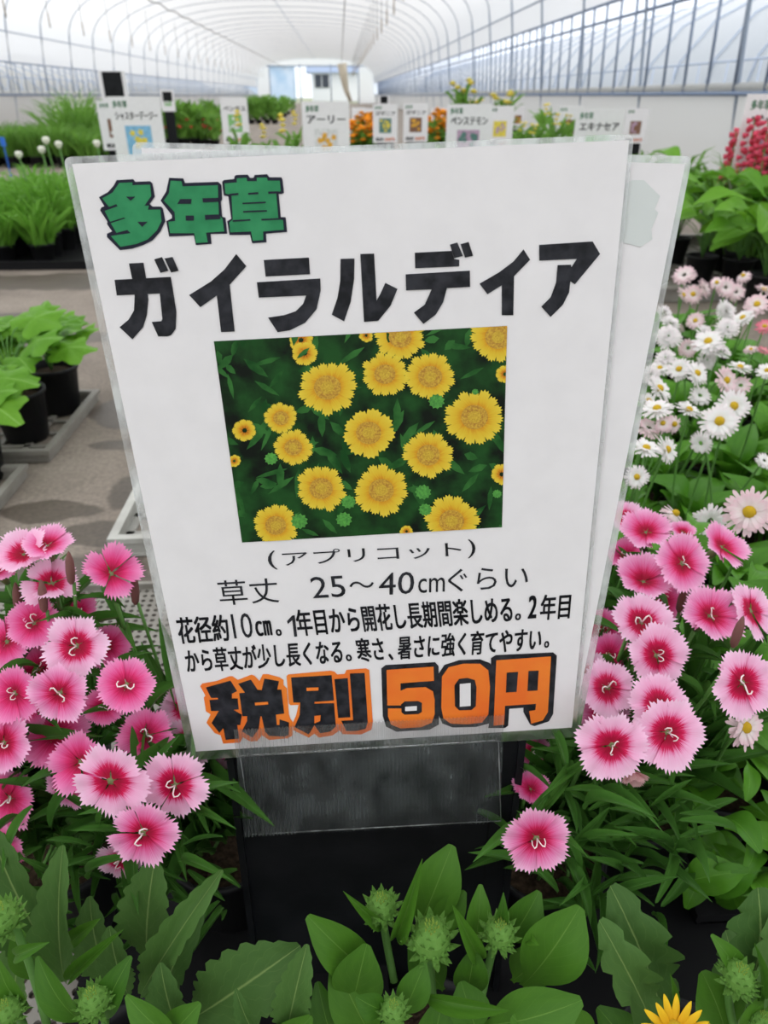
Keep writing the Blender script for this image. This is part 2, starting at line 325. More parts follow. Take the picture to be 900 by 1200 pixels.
for sgn, nm in ((1, 'right'), (-1, 'left')):
    wl = MB(); ys = [Y0+i*.475 for i in range(int((Y1-Y0)/.475)+1)]
    for i, y in enumerate(ys):
        wob = .012*math.sin(i*1.7)
        for x, z in ((HW+.09, 0), (HW+.05+wob, .3), (HW+.03, .56)): wl.v.append((CX+sgn*x, y, z)); wl.uv.append((0, 0))
    for i in range(len(ys)-1):
        for j in range(2): wl.f.append((i*3+j, i*3+j+1, i*3+j+4, i*3+j+3)); wl.m.append(0)
    wall = tag(wl.obj('wall_'+nm, M_['skirt']), kind='structure')
    for z, r in ((.56, .016),) + (((1.365, .014), (1.21, .014)) if sgn > 0 else ((1.12, .014),)):
        MB().tube([(CX+sgn*(HW+.0), Y0, z), (CX+sgn*(HW+.0), Y1, z)], r, 6).obj('rail', M_['rail'], wall)
    pm = MB().tube([(0, 0, .56), (-sgn*(.035 if sgn > 0 else .02), 0, 1.365 if sgn > 0 else 1.12)], .0115, 6).mesh('post', M_['rail'])
    k = 0; y = Y0
    while y < 60:
        inst('post', pm, wall, Matrix.Translation((CX+sgn*(HW+.01), y, 0))); y += .43
    roll = MB().tube([(CX+sgn*(HW+.03), Y0, .6), (CX+sgn*(HW+.03), Y1, .6)], .03, 8)
    roll.obj('rolled_curtain', M_['skirt'], wall)
def gable(y, name, hole=None):
    b = MB(); pts = [(CX+x, y, z) for x, z in PR]
    if hole is None: b.add(pts, [tuple(range(len(pts)))])
    else:
        x0, x1, zt = hole
        # strips left, right and above the opening
        lf = [p for p in pts if p[0] <= x0]; rt = [p for p in pts if p[0] >= x1]; mid = [p for p in pts if x0 < p[0] < x1]
        zl = lf[0][2]; zr = rt[-1][2]
        b.add(lf+[(x0, y, 0), (x0, y, zl)], [tuple(range(len(lf)+2))] )
        b.add(rt+[(x1, y, zr), (x1, y, 0)], [tuple(range(len(rt)+2))])
        b.add([(x1, y, zr)]+mid+[(x0, y, zl), (x0, y, zt), (x1, y, zt)], [tuple(range(len(mid)+4))])
    return tag(b.obj(name, M_['film'], smooth=False), kind='structure')
gable(Y0, 'wall_front')
gb = gable(Y1, 'wall_back', (CX-3.6, CX+3.4, 2.55))
for x in (-3.6, -1.2, 1.2, 3.4): MB().tube([(CX+x, Y1-.05, 0), (CX+x, Y1-.05, 2.7)], .05, 6).obj('post', M_['pipe'], gb)
MB().tube([(CX-4.5, Y1-.05, 2.55), (CX+4.5, Y1-.05, 2.55)], .05, 6).obj('rail', M_['pipe'], gb)
tag(MB().tube([(CX+2.1, Y1-.5, 2.7), (CX+2.25, Y1-.5, 1.7), (CX+2.4, Y1-.5, .9), (CX+2.75, Y1-.5, .1)], .38, 8, r2=.12).obj('gathered_curtain', M_['tan']), 'tan gathered curtain hanging by the opening at the tunnel\'s far end', 'curtain')
# house and shed seen through the far opening
hs = thing('house', 'white house with one dark window beyond the far opening of the greenhouse', 'house', (.2, 94, 0))
MB().box((0, 0, 1.35), (6.4, 5, 2.7)).obj('wall', M_['house'], hs, False)
MB().add([(-3.8, -3, 2.7), (3.8, -3, 2.7), (3.8, 0, 3.7), (-3.8, 0, 3.7), (-3.8, 3, 2.7), (3.8, 3, 2.7)], [(0, 1, 2, 3), (3, 2, 5, 4), (0, 3, 4), (1, 5, 2)]).obj('roof', M_['roof'], hs, False)
f_ = MB().box((-2.1, -2.54, 1.9), (1.5, .08, 1.2)).obj('window', M_['glass_dark'], hs, False)
MB().box((-2.1, -2.6, 1.9), (.08, .06, 1.2)).obj('mullion', M_['house'], f_, False)
sh = thing('shed', 'pale blue sheeted shed left of the white house beyond the far opening', 'shed', (-7.2, 88, 0))
MB().box((0, 0, 1.6), (5, 4, 3.2)).obj('wall', mat('blue sheet', (.42, .58, .78), .7, noise=(.8, (.6, .7, .85))), sh, False)
MB().box((0, 0, 3.25), (5.3, 4.4, .12)).obj('roof', M_['house'], sh, False)
# hoses, hanging cords
for k, (x, z, lb) in enumerate(((CX-2.3, 2.42, 'dark sprinkler hose strung along the left slope of the roof'), (CX+2.05, 2.52, 'dark sprinkler hose strung along the roof right of the ridge'))):
    ys_ = [Y0+i*BAY/2 for i in range(2*nb-1)]
    tag(MB().tube([(x, y, z-(.05 if i % 2 else 0)) for i, y in enumerate(ys_)], .014, 5).obj('sprinkler_hose', M_['hose']), lb, 'hose')
for x, zb, zt, lb, g in ((-4.95, 1.56, 2.45, 'thin hanging cord with a dark weight along the left roof slope', 'cords hanging over the left beds'), (.86, 1.62, 2.60, 'thin hanging cord with a brown weight right of the roof ridge', 'cords hanging over the right beds')):
    k = 0
    proto = None
    for y in YS[8:34]:
        if proto is None:
            proto = thing('hanging_cord', lb, 'cord', (x, y, 0), 0, g)
            MB().tube([(0, 0, zb+.2), (0, 0, zt)], .005, 4).obj('cord', M_['hose'], proto)
            MB().tube([(0, 0, zb), (0, 0, zb+.1), (0, 0, zb+.22)], .010, 6).obj('weight', M_['cord'], proto)
            remember(proto)
        else:
            c = copy_tree(proto); c.location = (x, y, 0)
# neighbouring tunnels outside
PALE = mat('pale weathered pipe', (.42, .50, .64), .5, .4)
for sgn, x0, lb in ((1, 5.2, 'neighbouring film tunnel outside the right wall'), (-1, -13.6, 'neighbouring film tunnel outside the left wall')):
    g = thing('greenhouse', lb, 'greenhouse', (x0, 0, 0))
    pp = [(0, 0), (.25, 1.0), (.7, 1.55), (1.6, 2.0), (2.6, 2.15), (3.6, 2.0), (4.5, 1.55), (4.95, 1.0), (5.2, 0)]
    if sgn < 0: pp = [(x, z*.72) for x, z in pp]
    b = MB()
    for y in (2, 110):
        for x, z in pp: b.v.append((x, y, z)); b.uv.append((0, 0))
    for j in range(len(pp)-1): b.f.append((j, j+1, j+10, j+9)); b.m.append(0)
    b.obj('film', film_mat('outer film '+str(sgn), (.74, .80, .90) if sgn > 0 else (.52, .53, .52), .12, .5), g)
    hm = MB().tube([(x, 0, z) for x, z in pp], .014, 5).mesh('hoop', PALE)
    for i in range(46): inst('hoop', hm, g, Matrix.Translation((-.02*sgn, 2+i*1.25, .015)))
    xs_ = -.05 if sgn > 0 else 5.25
    bm_ = MB().tube([(xs_, 0, 0), (xs_+.18, .35, .95)], .011, 5).mesh('brace', PALE)
    for i in range(60): inst('brace', bm_, g, Matrix.Translation((0, 2+i*.9, 0)))
    for z in (.55, .95): MB().tube([(xs_+.1, 2, z), (xs_+.1, 60, z)], .014, 5).obj('rail', PALE, g)
b = MB().box((-38, 60, 1.0), (4, 200, 2.4)); tag(b.obj('earth_bank', M_['bank'], None, False), kind='structure')
rs = random.Random(3)
for i in range(5):
    g = thing('house', 'low grey house far beyond the left greenhouse wall', 'house', (-34+rs.uniform(-1, 1), 28+i*17, 0), 0, 'grey houses beyond the left wall')
    g['label'] = 'low grey house far beyond the left greenhouse wall'
    MB().box((0, 0, 1.6), (6, 9, 3.2)).obj('wall', M_['bank'], g, False)
    MB().add([(-3.4, -5, 3.2), (3.4, -5, 3.2), (0, -5, 4.4), (-3.4, 5, 3.2), (3.4, 5, 3.2), (0, 5, 4.4)], [(0, 1, 2), (3, 5, 4), (0, 2, 5, 3), (1, 4, 5, 2)]).obj('roof', M_['roof'], g, False)

# ------------------------------------------------------------------ the sign
D0, D1, YT, YB = .275, .406, 174.0, 877.0
def SP(x, y, off=0):                       # a point of the sign's own plane, off metres towards the reader
    i = 1/D0+(1/D1-1/D0)*(y-YT)/(YB-YT); return P(x, y, 1/i) + SN*off
SN = V((0, 0, 0))
_a, _b, _c = SP(100, 200), SP(700, 200), SP(400, 850)
SN = (_c-_a).cross(_b-_a).normalized()
if SN.dot(CAM-_a) < 0: SN = -SN
def tess(pts3, holes=()):
    poly = [list(pts3)]+[list(h) for h in holes]; flat = [p for l in poly for p in l]
    return flat, geometry.tessellate_polygon([[V(p) for p in l] for l in poly])
def poly(mb, px, layer, m=0, behind=0.0):
    pts = [SP(x, y, layer-behind) for x, y in px]
    flat, tr = tess(pts); out = []
    for t3 in tr:
        a, b_, c = (flat[i] for i in t3)
        out.append(t3 if (b_-a).cross(c-a).dot(SN) > 0 else (t3[0], t3[2], t3[1]))
    mb.add(flat, out, m)
def slab(px, off, th, mats, name, parent, rnd=0, n=5):
    pts = [V(p) for p in px]
    if rnd:                               # rounded corners
        out = []
        for i, p in enumerate(pts):
            a = (pts[i-1]-p).normalized()*rnd; c = (pts[(i+1) % len(pts)]-p).normalized()*rnd
            for k in range(n+1):
                s = k/n; out.append(p+a*(1-s)**2+c*s**2)
        pts = out
    k = len(pts); fr = [SP(p.x, p.y, off) for p in pts]; bk = [q-SN*th for q in fr]
    fs = [tuple(range(k)), tuple(range(2*k-1, k-1, -1))]+[(i, i+k, (i+1) % k+k, (i+1) % k) for i in range(k)]
    return MB().add(fr+bk, fs).obj(name, mats, parent, False)
def cro(s, ox, oy, pts): return [(ox+x/s, oy+y/s) for x, y in pts]

sa = thing('laminated_sign', 'white laminated price sign in front, printed with a photo of yellow flowers', 'sign')
sbk = thing('laminated_sign', 'plain white laminated sheet behind the price sign, its right edge showing', 'sign')
A_l = [(74, 184), (743, 157), (674, 864), (222, 891)]; A_p = [(85, 192), (737, 164), (670, 852), (230, 880)]
B_l = [(152, 166), (814, 183), (679, 868), (214, 852)]; B_p = [(164, 173), (805, 192), (672, 857), (222, 843)]
slab(B_l, -.0022, .0004, M_['lam'], 'laminate', sbk, 10)
slab(B_p, -.0016, .0002, M_['paper'], 'paper', sbk)
slab(A_l, 0, .0004, M_['lam'], 'laminate', sa, 10)
slab(A_p, .0004, .0002, M_['paper'], 'paper', sa)
g = MB(); poly(g, cro(2.4, 700, 160, [(83, 135), (100, 123), (135, 123), (180, 168), (165, 205), (175, 215), (155, 262), (158, 290), (125, 312), (60, 295), (62, 215), (78, 190)]), -.0014, 0)
g.obj('show_through_print', M_['ghost_ink'], sbk, False)

L1, L2, L3, L4 = .0007, .0009, .0011, .0013
# green heading
h = MB()
for o in [cro(7.5, 110, 195, [(50, 270), (130, 225), (178, 170), (205, 120), (350, 112), (370, 135), (500, 130), (520, 150), (540, 265), (495, 330), (520, 352), (595, 352), (612, 370), (632, 480), (590, 570), (520, 650), (440, 690), (340, 722), (235, 735), (210, 710), (120, 620), (120, 590), (165, 570), (120, 505), (125, 485), (60, 385), (70, 360), (98, 350)]),
          [(188.7, 235), (195.3, 224.3), (198.7, 208.3), (215.3, 209), (217.3, 214.3), (256, 213), (260, 217), (260.7, 233.7), (259.3, 236), (260.7, 253.7), (264.7, 255), (266.7, 273.7), (247.3, 274), (248.3, 285.7), (230, 287), (227.7, 275.7), (198.7, 277), (195.3, 259), (202, 255.7), (202, 252.3)],
          cro(7.5, 220, 195, [(305, 135), (320, 120), (410, 110), (415, 85), (430, 75), (530, 72), (550, 100), (580, 100), (590, 75), (700, 68), (720, 95), (825, 95), (835, 115), (848, 230), (830, 242), (802, 242), (820, 445), (860, 445), (865, 460), (875, 575), (690, 590), (695, 665), (570, 675), (550, 600), (370, 602), (350, 480), (385, 460), (360, 262), (320, 255)])]:
    poly(h, o, L1, 0)
for o in [cro(7.5, 110, 195, [(80, 280), (170, 230), (230, 145), (345, 140), (345, 165), (500, 160), (510, 260), (450, 345), (490, 345), (480, 380), (590, 378), (600, 480), (560, 560), (480, 640), (380, 680), (240, 705), (155, 610), (330, 585), (300, 557), (205, 582), (155, 498), (285, 456), (270, 448), (150, 485), (102, 390), (215, 350), (205, 330), (140, 355)]),
          cro(7.5, 110, 195, [(620, 300), (665, 235), (680, 125), (775, 130), (785, 175)])+cro(7.5, 220, 195, [(268, 165), (272, 275), (278, 420), (310, 460), (325, 570), (165, 580), (180, 665), (78, 672), (62, 585)])+cro(7.5, 110, 195, [(675, 585), (660, 485), (720, 478), (715, 400)]),
          cro(7.5, 220, 195, [(328, 150), (435, 140), (435, 105), (520, 100), (525, 130), (610, 130), (610, 98), (700, 98), (705, 125), (812, 125), (820, 215), (780, 235), (800, 465), (840, 470), (848, 555), (665, 570), (668, 645), (575, 652), (560, 570), (378, 578), (370, 490), (400, 465), (388, 250), (335, 238)])]:
    poly(h, o, L2, 1)
for o in [[(290, 265), (372, 265), (330, 300)], [(388, 485), (478, 485), (432, 530)], [(765, 285), (865, 285), (860, 328), (740, 328)], [(812, 430), (885, 430), (885, 475), (815, 475)]]:
    poly(h, cro(7.5, 110, 195, o), L3, 0)
for o in [[(135, 278), (275, 275), (275, 310), (140, 315)], [(155, 425), (285, 420), (295, 460), (160, 468)], [(370, 240), (450, 232), (450, 250), (370, 258)], [(535, 232), (625, 225), (625, 243), (535, 248)], [(710, 220), (805, 218), (805, 236), (712, 240)], [(485, 318), (690, 308), (690, 322), (485, 330)], [(490, 390), (700, 382), (700, 395), (492, 405)], [(400, 470), (555, 462), (555, 475), (400, 485)], [(650, 460), (820, 452), (820, 466), (652, 474)]]:
    poly(h, cro(7.5, 220, 195, o), L3, 0)
h.obj('green_heading', [M_['navy_ink'], M_['green_ink']], sa, False)['label'] = 'green outlined heading'
# black title, one part per character
k3 = (5.625, 130, 280); k4 = (4.5, 280, 280); k5 = (3.4615, 460, 270)
for pl in [[(k3, [(122, 160), (218, 155), (235, 255), (250, 400), (240, 500), (215, 580), (145, 660), (60, 580), (120, 530), (155, 470), (160, 370), (145, 270)]),
            (k3, [(28, 268), (398, 248), (435, 480), (430, 590), (400, 632), (375, 640), (315, 640), (272, 545), (335, 540), (342, 525), (325, 358), (42, 370)]),
            (k3, [(288, 133), (340, 118), (382, 208), (330, 222)]), (k3, [(357, 127), (410, 117), (450, 207), (400, 219)])],
           [(k3, [(828, 98), (895, 178), (785, 300), (818, 608), (728, 612), (700, 372), (592, 448), (518, 368), (660, 280), (750, 200)])],
           [(k4, [(132, 110), (370, 97), (376, 185), (142, 197)]), (k4, [(96, 227), (430, 207), (432, 270), (410, 370), (350, 440), (270, 480), (205, 490), (155, 413), (240, 400), (300, 380), (340, 340), (355, 297), (106, 308)])],
           [(k4, [(536, 104), (610, 102), (608, 210), (590, 330), (555, 433), (490, 398), (520, 310), (535, 220)]), (k4, [(640, 78), (713, 76), (726, 322), (745, 290), (772, 230), (836, 262), (800, 350), (735, 430), (660, 436)])],
           [(k5, [(90, 90), (240, 82), (250, 115), (270, 118), (270, 145), (92, 153)]), (k5, [(232, 57), (262, 48), (285, 103), (250, 112)]), (k5, [(275, 55), (308, 46), (326, 102), (293, 110)]),
            (k5, [(53, 177), (313, 162), (314, 228), (220, 233), (205, 290), (175, 340), (125, 378), (86, 332), (130, 300), (158, 238), (55, 242)])],
           [(k5, [(530, 76), (557, 118), (492, 185), (489, 343), (442, 343), (442, 222), (384, 258), (352, 215), (430, 170), (490, 125)])],
           [(k5, [(593, 58), (810, 44), (840, 95), (738, 218), (720, 205), (715, 250), (690, 300), (640, 350), (602, 308), (640, 270), (662, 210), (668, 140), (722, 138), (724, 148), (746, 115), (594, 122)])]]:
    h = MB()
    for q, (k, pts) in enumerate(pl): poly(h, cro(*k, pts), L1+q*.00005)
    h.obj('title_character', M_['black_ink'], sa, False)
# tax note: black characters with orange rims
k6 = (8.18, 230, 775); k7 = (7.5, 330, 770); k8 = (4.09, 440, 755)
h = MB()
poly(h, cro(*k6, [(40, 230), (60, 205), (200, 180), (320, 135), (350, 135), (400, 170), (530, 120), (560, 130), (608, 180), (640, 115), (690, 115), (800, 145), (838, 170), (838, 220), (870, 250), (890, 500), (905, 545), (925, 570), (925, 700), (880, 730), (700, 745), (630, 700), (590, 755), (520, 760), (450, 720), (420, 770), (260, 780), (235, 700), (180, 680), (100, 580), (140, 500), (95, 470), (75, 340), (90, 320)]), L1, 1)
poly(h, cro(*k7, [(45, 160), (60, 145), (430, 112), (465, 120), (490, 145), (555, 140), (570, 105), (740, 92), (770, 105), (802, 560), (790, 630), (700, 672), (540, 670), (510, 635), (450, 680), (330, 700), (290, 665), (240, 700), (105, 635), (100, 570), (130, 500), (150, 412), (80, 415), (65, 400)]), L1+.00005, 1)
poly(h, cro(*k6, [(95, 240), (330, 175), (395, 275), (345, 300), (345, 345), (400, 345), (410, 450), (360, 455), (440, 500), (425, 600), (395, 600), (415, 730), (285, 742), (262, 630), (225, 675), (150, 580), (220, 465), (145, 465), (130, 360), (210, 355), (210, 340), (145, 340)]), L2, 0)
poly(h, cro(*k6, [(405, 205), (525, 165), (590, 262), (630, 265), (655, 155), (795, 180), (778, 260), (818, 262), (845, 490), (765, 500), (775, 600), (800, 600), (800, 545), (890, 575), (890, 690), (850, 710), (700, 705), (660, 660), (630, 520), (618, 515), (600, 640), (540, 720), (440, 660), (490, 560), (490, 515), (445, 515), (415, 295), (470, 290)]), L2, 0)
poly(h, cro(*k6, [(565, 383), (690, 375), (692, 400), (568, 410)]), L3, 1)
poly(h, cro(*k7, [(85, 170), (440, 150), (462, 372), (290, 385), (290, 400), (462, 395), (478, 600), (430, 645), (340, 660), (290, 590), (240, 670), (115, 605), (160, 500), (165, 390), (105, 390)]), L2, 0)
poly(h, cro(*k7, [(465, 185), (582, 175), (605, 520), (498, 525)]), L2, 0)
poly(h, cro(*k7, [(600, 135), (730, 130), (758, 560), (740, 620), (660, 640), (570, 640), (525, 550), (630, 545)]), L2, 0)
for o in ([(220, 258), (325, 255), (325, 282), (222, 287)], [(290, 505), (345, 500), (340, 550), (290, 572)]): poly(h, cro(*k7, o), L3, 1)
h.obj('tax_note', [M_['black_ink'], M_['orange_ink']], sa, False)['label'] = 'black characters with orange rims'
h = MB()
poly(h, cro(*k8, [(28, 112), (48, 96), (285, 82), (302, 100), (304, 380), (260, 405), (100, 415), (50, 390), (35, 340)]), L1, 0)
poly(h, cro(*k8, [(300, 140), (330, 95), (400, 72), (500, 68), (545, 85), (572, 120), (572, 340), (545, 375), (480, 392), (370, 395), (320, 375), (300, 330)]), L1+.00004, 0)
poly(h, cro(*k8, [(553, 62), (575, 48), (850, 35), (868, 50), (850, 330), (830, 365), (760, 388), (740, 380), (708, 320), (708, 300), (640, 305), (635, 385), (620, 397), (540, 397), (550, 340)]), L1+.00008, 0)
poly(h, cro(*k8, [(53, 118), (278, 102), (280, 170), (120, 182), (120, 218), (150, 205), (240, 200), (275, 220), (283, 260), (283, 330), (270, 370), (220, 392), (120, 398), (75, 380), (60, 340), (60, 302), (150, 302), (150, 288), (57, 288)]), L2, 1)
poly(h, cro(*k8, [(318, 150), (350, 105), (420, 88), (500, 88), (540, 120), (548, 200), (540, 330), (510, 370), (440, 378), (360, 375), (325, 350), (315, 300)]), L2, 1)
poly(h, cro(*k8, [(578, 72), (840, 53), (825, 320), (800, 360), (745, 375), (735, 315), (765, 310), (768, 280), (620, 290), (615, 380), (565, 385)]), L2, 1)
for o in ([(122, 282), (140, 268), (205, 266), (222, 275), (222, 318), (205, 328), (140, 331), (125, 320)], [(378, 190), (400, 160), (440, 155), (475, 165), (483, 200), (480, 290), (460, 308), (400, 310), (380, 290)], [(628, 130), (682, 126), (675, 222), (624, 225)], [(732, 122), (780, 120), (775, 215), (727, 218)]): poly(h, cro(*k8, o), L3, 0)
for o in ([(142, 292), (198, 288), (198, 310), (142, 313)], [(403, 183), (455, 178), (455, 288), (403, 292)]): poly(h, cro(*k8, o), L4, 2)
h.obj('price_figures', [M_['black_ink'], M_['orange_ink'], M_['paper']], sa, False)['label'] = 'orange price figures with black rims'
# small text
DG = None
def text_mesh(s, bold):
    c = bpy.data.curves.new('t', 'FONT'); c.body = s; c.size = 1; c.resolution_u = 3; c.fill_mode = 'FRONT'
    o = bpy.data.objects.new('t', c); C.objects.link(o); bpy.context.view_layer.update()
    me = bpy.data.meshes.new_from_object(o.evaluated_get(bpy.context.evaluated_depsgraph_get()))
    bpy.data.objects.remove(o); bpy.data.curves.remove(c)
    if bold:                                  # a heavier weight: the same outlines laid side by side
        vs = [v.co.copy() for v in me.vertices]; ps = [tuple(p.vertices) for p in me.polygons]; k = len(vs); V2 = []; P2 = []
        for q, (dx, dy) in enumerate(((0, 0), (bold, bold*.5), (-bold, -bold*.5), (bold, -bold*.5), (-bold, bold*.5))):
            V2 += [(v.x+dx, v.y+dy, 0) for v in vs]; P2 += [tuple(i+q*k for i in p) for p in ps]
        me = bpy.data.meshes.new('t'); me.from_pydata(V2, [], P2)
    return me
def text_on(s, bl, br, tl, parent, name, m, bold=0, full=True):
    """text whose character cells fill the parallelogram bottom-left, bottom-right, top-left (3-D points)"""
    me = text_mesh(s, bold); xs = [v.co.x for v in me.vertices]; yv = [v.co.y for v in me.vertices]
    x0, x1, y0, y1 = min(xs), max(xs), min(yv), max(yv)
    ex, ey = br-bl, tl-bl
    for v in me.vertices:
        v.co = bl+ex*((v.co.x-x0)/(x1-x0))+ey*((v.co.y-y0)/(y1-y0))
    me.name = name; me.materials.clear(); me.materials.append(m)
    return link(bpy.data.objects.new(name, me), parent)
def line(s, x0, yb0, x1, yb1, hgt0, bold, name='lettering', lay=L1):
    shx = -(450-x0)/F*0
    return text_on(s, SP(x0, yb0, lay), SP(x1, yb1, lay), SP(x0-hgt0*.17*(1 if x0 < 430 else (.0 if x0 < 560 else -.4)), yb0-hgt0, lay), sa, name, M_['black_ink'], bold)
def at_line(x, xa, ya, xb, yb): return ya+(yb-ya)*(x-xa)/(xb-xa)
for s, a, b_ in (('(', 316, 326), ('アプリコット', 333, 541), (')', 548, 557)):
    ya, yb = at_line(a, 316, 667, 556, 653), at_line(b_, 316, 667, 556, 653)
    line(s, a, ya-(3 if len(s) > 1 else 0), b_, yb-(3 if len(s) > 1 else 0), 17 if len(s) > 1 else 22, .0)
for s, a, b_, hh, dy in (('草丈', 259, 328, 29, 0), ('25', 367, 406, 25, -2), ('〜', 410, 439, 8, -11), ('40', 444, 485, 26, -1), ('cm', 490, 521, 17, -1), ('ぐらい', 525, 618, 27, 0)):
    line(s, a, at_line(a, 258, 709, 618, 688)+dy, b_, at_line(b_, 258, 709, 618, 688)+dy, hh, .0)
for s, a, b_, hh, dy in (('花径約', 211, 270, 31, 0), ('10', 275, 298, 29, -2.01), ('㎝', 301, 320, 18, -3), ('。', 324, 331, 8, -2), ('年目から', 350, 423, 31, 0), ('開花し長期間楽しめる', 427, 601, 31, 0), ('。', 603, 610, 8, -2), ('2', 618, 628, 27, -3), ('年目', 632, 667, 30, 0)):
    line(s, a, at_line(a, 210, 754, 667, 724)+dy, b_, at_line(b_, 210, 754, 667, 724)+dy, hh, .028 if dy != -2.01 else .0)
for s, a, b_, hh, dy in (('から草丈が少し長くなる', 220, 402, 28, 0), ('。', 406, 413, 8, -2), ('寒さ', 420, 452, 28, 0), ('、', 455, 461, 8, 0), ('暑さに強く育てやすい', 466, 633, 28, 0), ('。', 637, 643, 8, -3)):
    line(s, a, at_line(a, 220, 788, 645, 761)+dy, b_, at_line(b_, 220, 788, 645, 761)+dy, hh, .028)
h = MB(); poly(h, [(336.5, 727), (342.5, 720.5), (345.5, 720), (348.5, 745), (345, 745.3), (342.6, 726), (337.5, 730.5)], L1); h.obj('lettering', M_['black_ink'], sa, False)
# printed photograph of yellow flowers
Q = [(251, 399.6), (594, 381.5), (588, 617), (284, 635)]
def inside_clip(pts):
    for i in range(4):
        a, b_ = Q[i], Q[(i+1) % 4]; out = []
        def sd(p): return (b_[0]-a[0])*(p[1]-a[1])-(b_[1]-a[1])*(p[0]-a[0])
        for j in range(len(pts)):
            p, q = pts[j-1], pts[j]; sp_, sq = sd(p), sd(q)
            if (sp_ >= 0) != (sq >= 0):
                t_ = sp_/(sp_-sq); out.append(tuple(p[k]+(q[k]-p[k])*t_ for k in range(len(p))))
            if sq >= 0: out.append(q)
        pts = out
        if not pts: return []
    return pts
ph = MB(); poly(ph, Q, L1, 0)
def flat_poly(pts, layer, m):            # pts carry uv in entries 2, 3
    pts = inside_clip([p if len(p) == 4 else (*p, 0, 0) for p in pts])
    if len(pts) < 3: return
    ph.add([SP(p[0], p[1], layer) for p in pts], [tuple(range(len(pts)))[::-1]], m, [(p[2], p[3]) for p in pts])
rp = random.Random(11)
for i in range(170):                      # leaves in the print
    x, y = rp.uniform(250, 592), rp.uniform(385, 632)
    if x > 330 and rp.random() < .35: continue
    a = rp.uniform(0, pi); l_, w_ = rp.uniform(8, 20), rp.uniform(2.5, 5); c, s = math.cos(a), math.sin(a)
    flat_poly([(x+c*u*l_-s*v*w_, y+s*u*l_+c*v*w_) for u, v in ((-1, 0), (-.3, 1), (.4, .8), (1, 0), (.4, -.8), (-.3, -1))][::1], L1+.00005+i*1e-6, 1)
fl_list = [(557, 60, 75, 1), (835, 60, 85, 1), (460, 55, 22, 0), (855, 165, 30, 0), (845, 450, 34, 0), (275, 68, 38, 0), (285, 105, 40, 0), (115, 325, 36, 0), (85, 412, 20, 0), (218, 290, 50, 1), (513, 165, 70, 1), (350, 203, 88, 1), (642, 172, 78, 1), (768, 287, 88, 1), (253, 373, 58, 1), (467, 332, 82, 2), (637, 395, 75, 1), (332, 490, 76, 1), (503, 495, 82, 1), (703, 583, 82, 1), (203, 595, 68, 1), (575, 612, 20, 0)]
for i, (cx, cy, r, kind) in enumerate(fl_list):
    x, y = 240+cx/2.432, 370+cy/2.432; r /= 2.432; n = 9 if kind == 2 else (15 if kind else 9); lay = L1+.00012+i*9e-6; ph0 = rp.random()*6
    for k in range(n):
        a = ph0+2*pi*k/n; wd = pi/n*1.25; rr = r*rp.uniform(.88, 1.04); tp = []
        for u, q in ((-1, .2), (-1, .72), (-.75, .95), (-.4, .9), (-.25, 1.0), (.05, .92), (.3, 1.0), (.5, .9), (.8, .94), (1, .7), (1, .2)):
            aa = a+u*wd*(.85 if q > .5 else .6); tp.append((x+math.cos(aa)*rr*q, y+math.sin(aa)*rr*q*.92, u*.4+k, q))
        flat_poly(tp, lay+(k % 3)*2e-6, 2)
    if kind:
        for rad, m_ in ((.44, 4), (.22, 5)):
            flat_poly([(x+math.cos(q*pi/9)*r*rad, y+math.sin(q*pi/9)*r*rad*.9) for q in range(18)], lay+(7e-6 if rad > .3 else 8.5e-6), m_)
for cx, cy, r in ((190, 405, 20), (622, 500, 24), (270, 583, 25), (397, 578, 24), (628, 550, 20), (410, 528, 22), (660, 242, 24), (832, 505, 14), (770, 215, 10)):
    x, y, r = 240+cx/2.432, 370+cy/2.432, r/2.432
    flat_poly([(x+math.cos(q*pi/11)*r*(1 if q % 2 else .8), y+math.sin(q*pi/11)*r*(1 if q % 2 else .8)*.92) for q in range(22)], L1+.00036, 3)
ph.obj('printed_photo', [M_['photo_dark'], M_['photo_leaf'], M_['photo_yellow'], M_['photo_bud'], M_['photo_disc'], M_['photo_core']], sa, False)['label'] = 'printed photo of yellow flowers'

# stand: black panel with a clear ribbed pocket that grips the sheets
st = thing('sign_stand', 'black plastic sign stand with a clear ribbed pocket gripping the price sign', 'stand')
def pc(x, y, off): return SP(x, y, off)
def panel(px, off, th, name, m, parent): return slab(px, off, th, m, name, parent)
pb = [SP(262, 800, -.004), SP(618, 785, -.004)]
down = (SP(450, 900)-SP(450, 700)).normalized()
def foot(p): return p+down*((p.z-.002)/(-down.z))
f0, f1 = foot(pb[0]), foot(pb[1])
q_ = [pb[0], pb[1], f1, f0]; bk = [p-SN*.003 for p in q_]
MB().add(q_+bk, [(0, 3, 2, 1), (4, 5, 6, 7), (0, 1, 5, 4), (1, 2, 6, 5), (2, 3, 7, 6), (3, 0, 4, 7)]).obj('panel', M_['black'], st, False)
for a, z_ in ((pb[1], f1), (pb[0], f0)):
    e = (pb[1]-pb[0]).normalized()*.004*(1 if a is pb[1] else -1)
    q_ = [a+SN*.003, a+e+SN*.003, z_+e+SN*.003, z_+SN*.003]; bk = [p-SN*.016 for p in q_]
    MB().add(q_+bk, [(0, 3, 2, 1), (4, 5, 6, 7), (0, 1, 5, 4), (1, 2, 6, 5), (2, 3, 7, 6), (3, 0, 4, 7)]).obj('side_flange', M_['black'], st, False)
e = (pb[1]-pb[0]).normalized(); ins = pb[1]-e*.0135
MB().add([ins+SN*.0015, ins+e*.0012+SN*.0015, foot(ins+e*.0012)+SN*.0015, foot(ins)+SN*.0015], [(0, 3, 2, 1)]).obj('crease', M_['btray'], st, False)
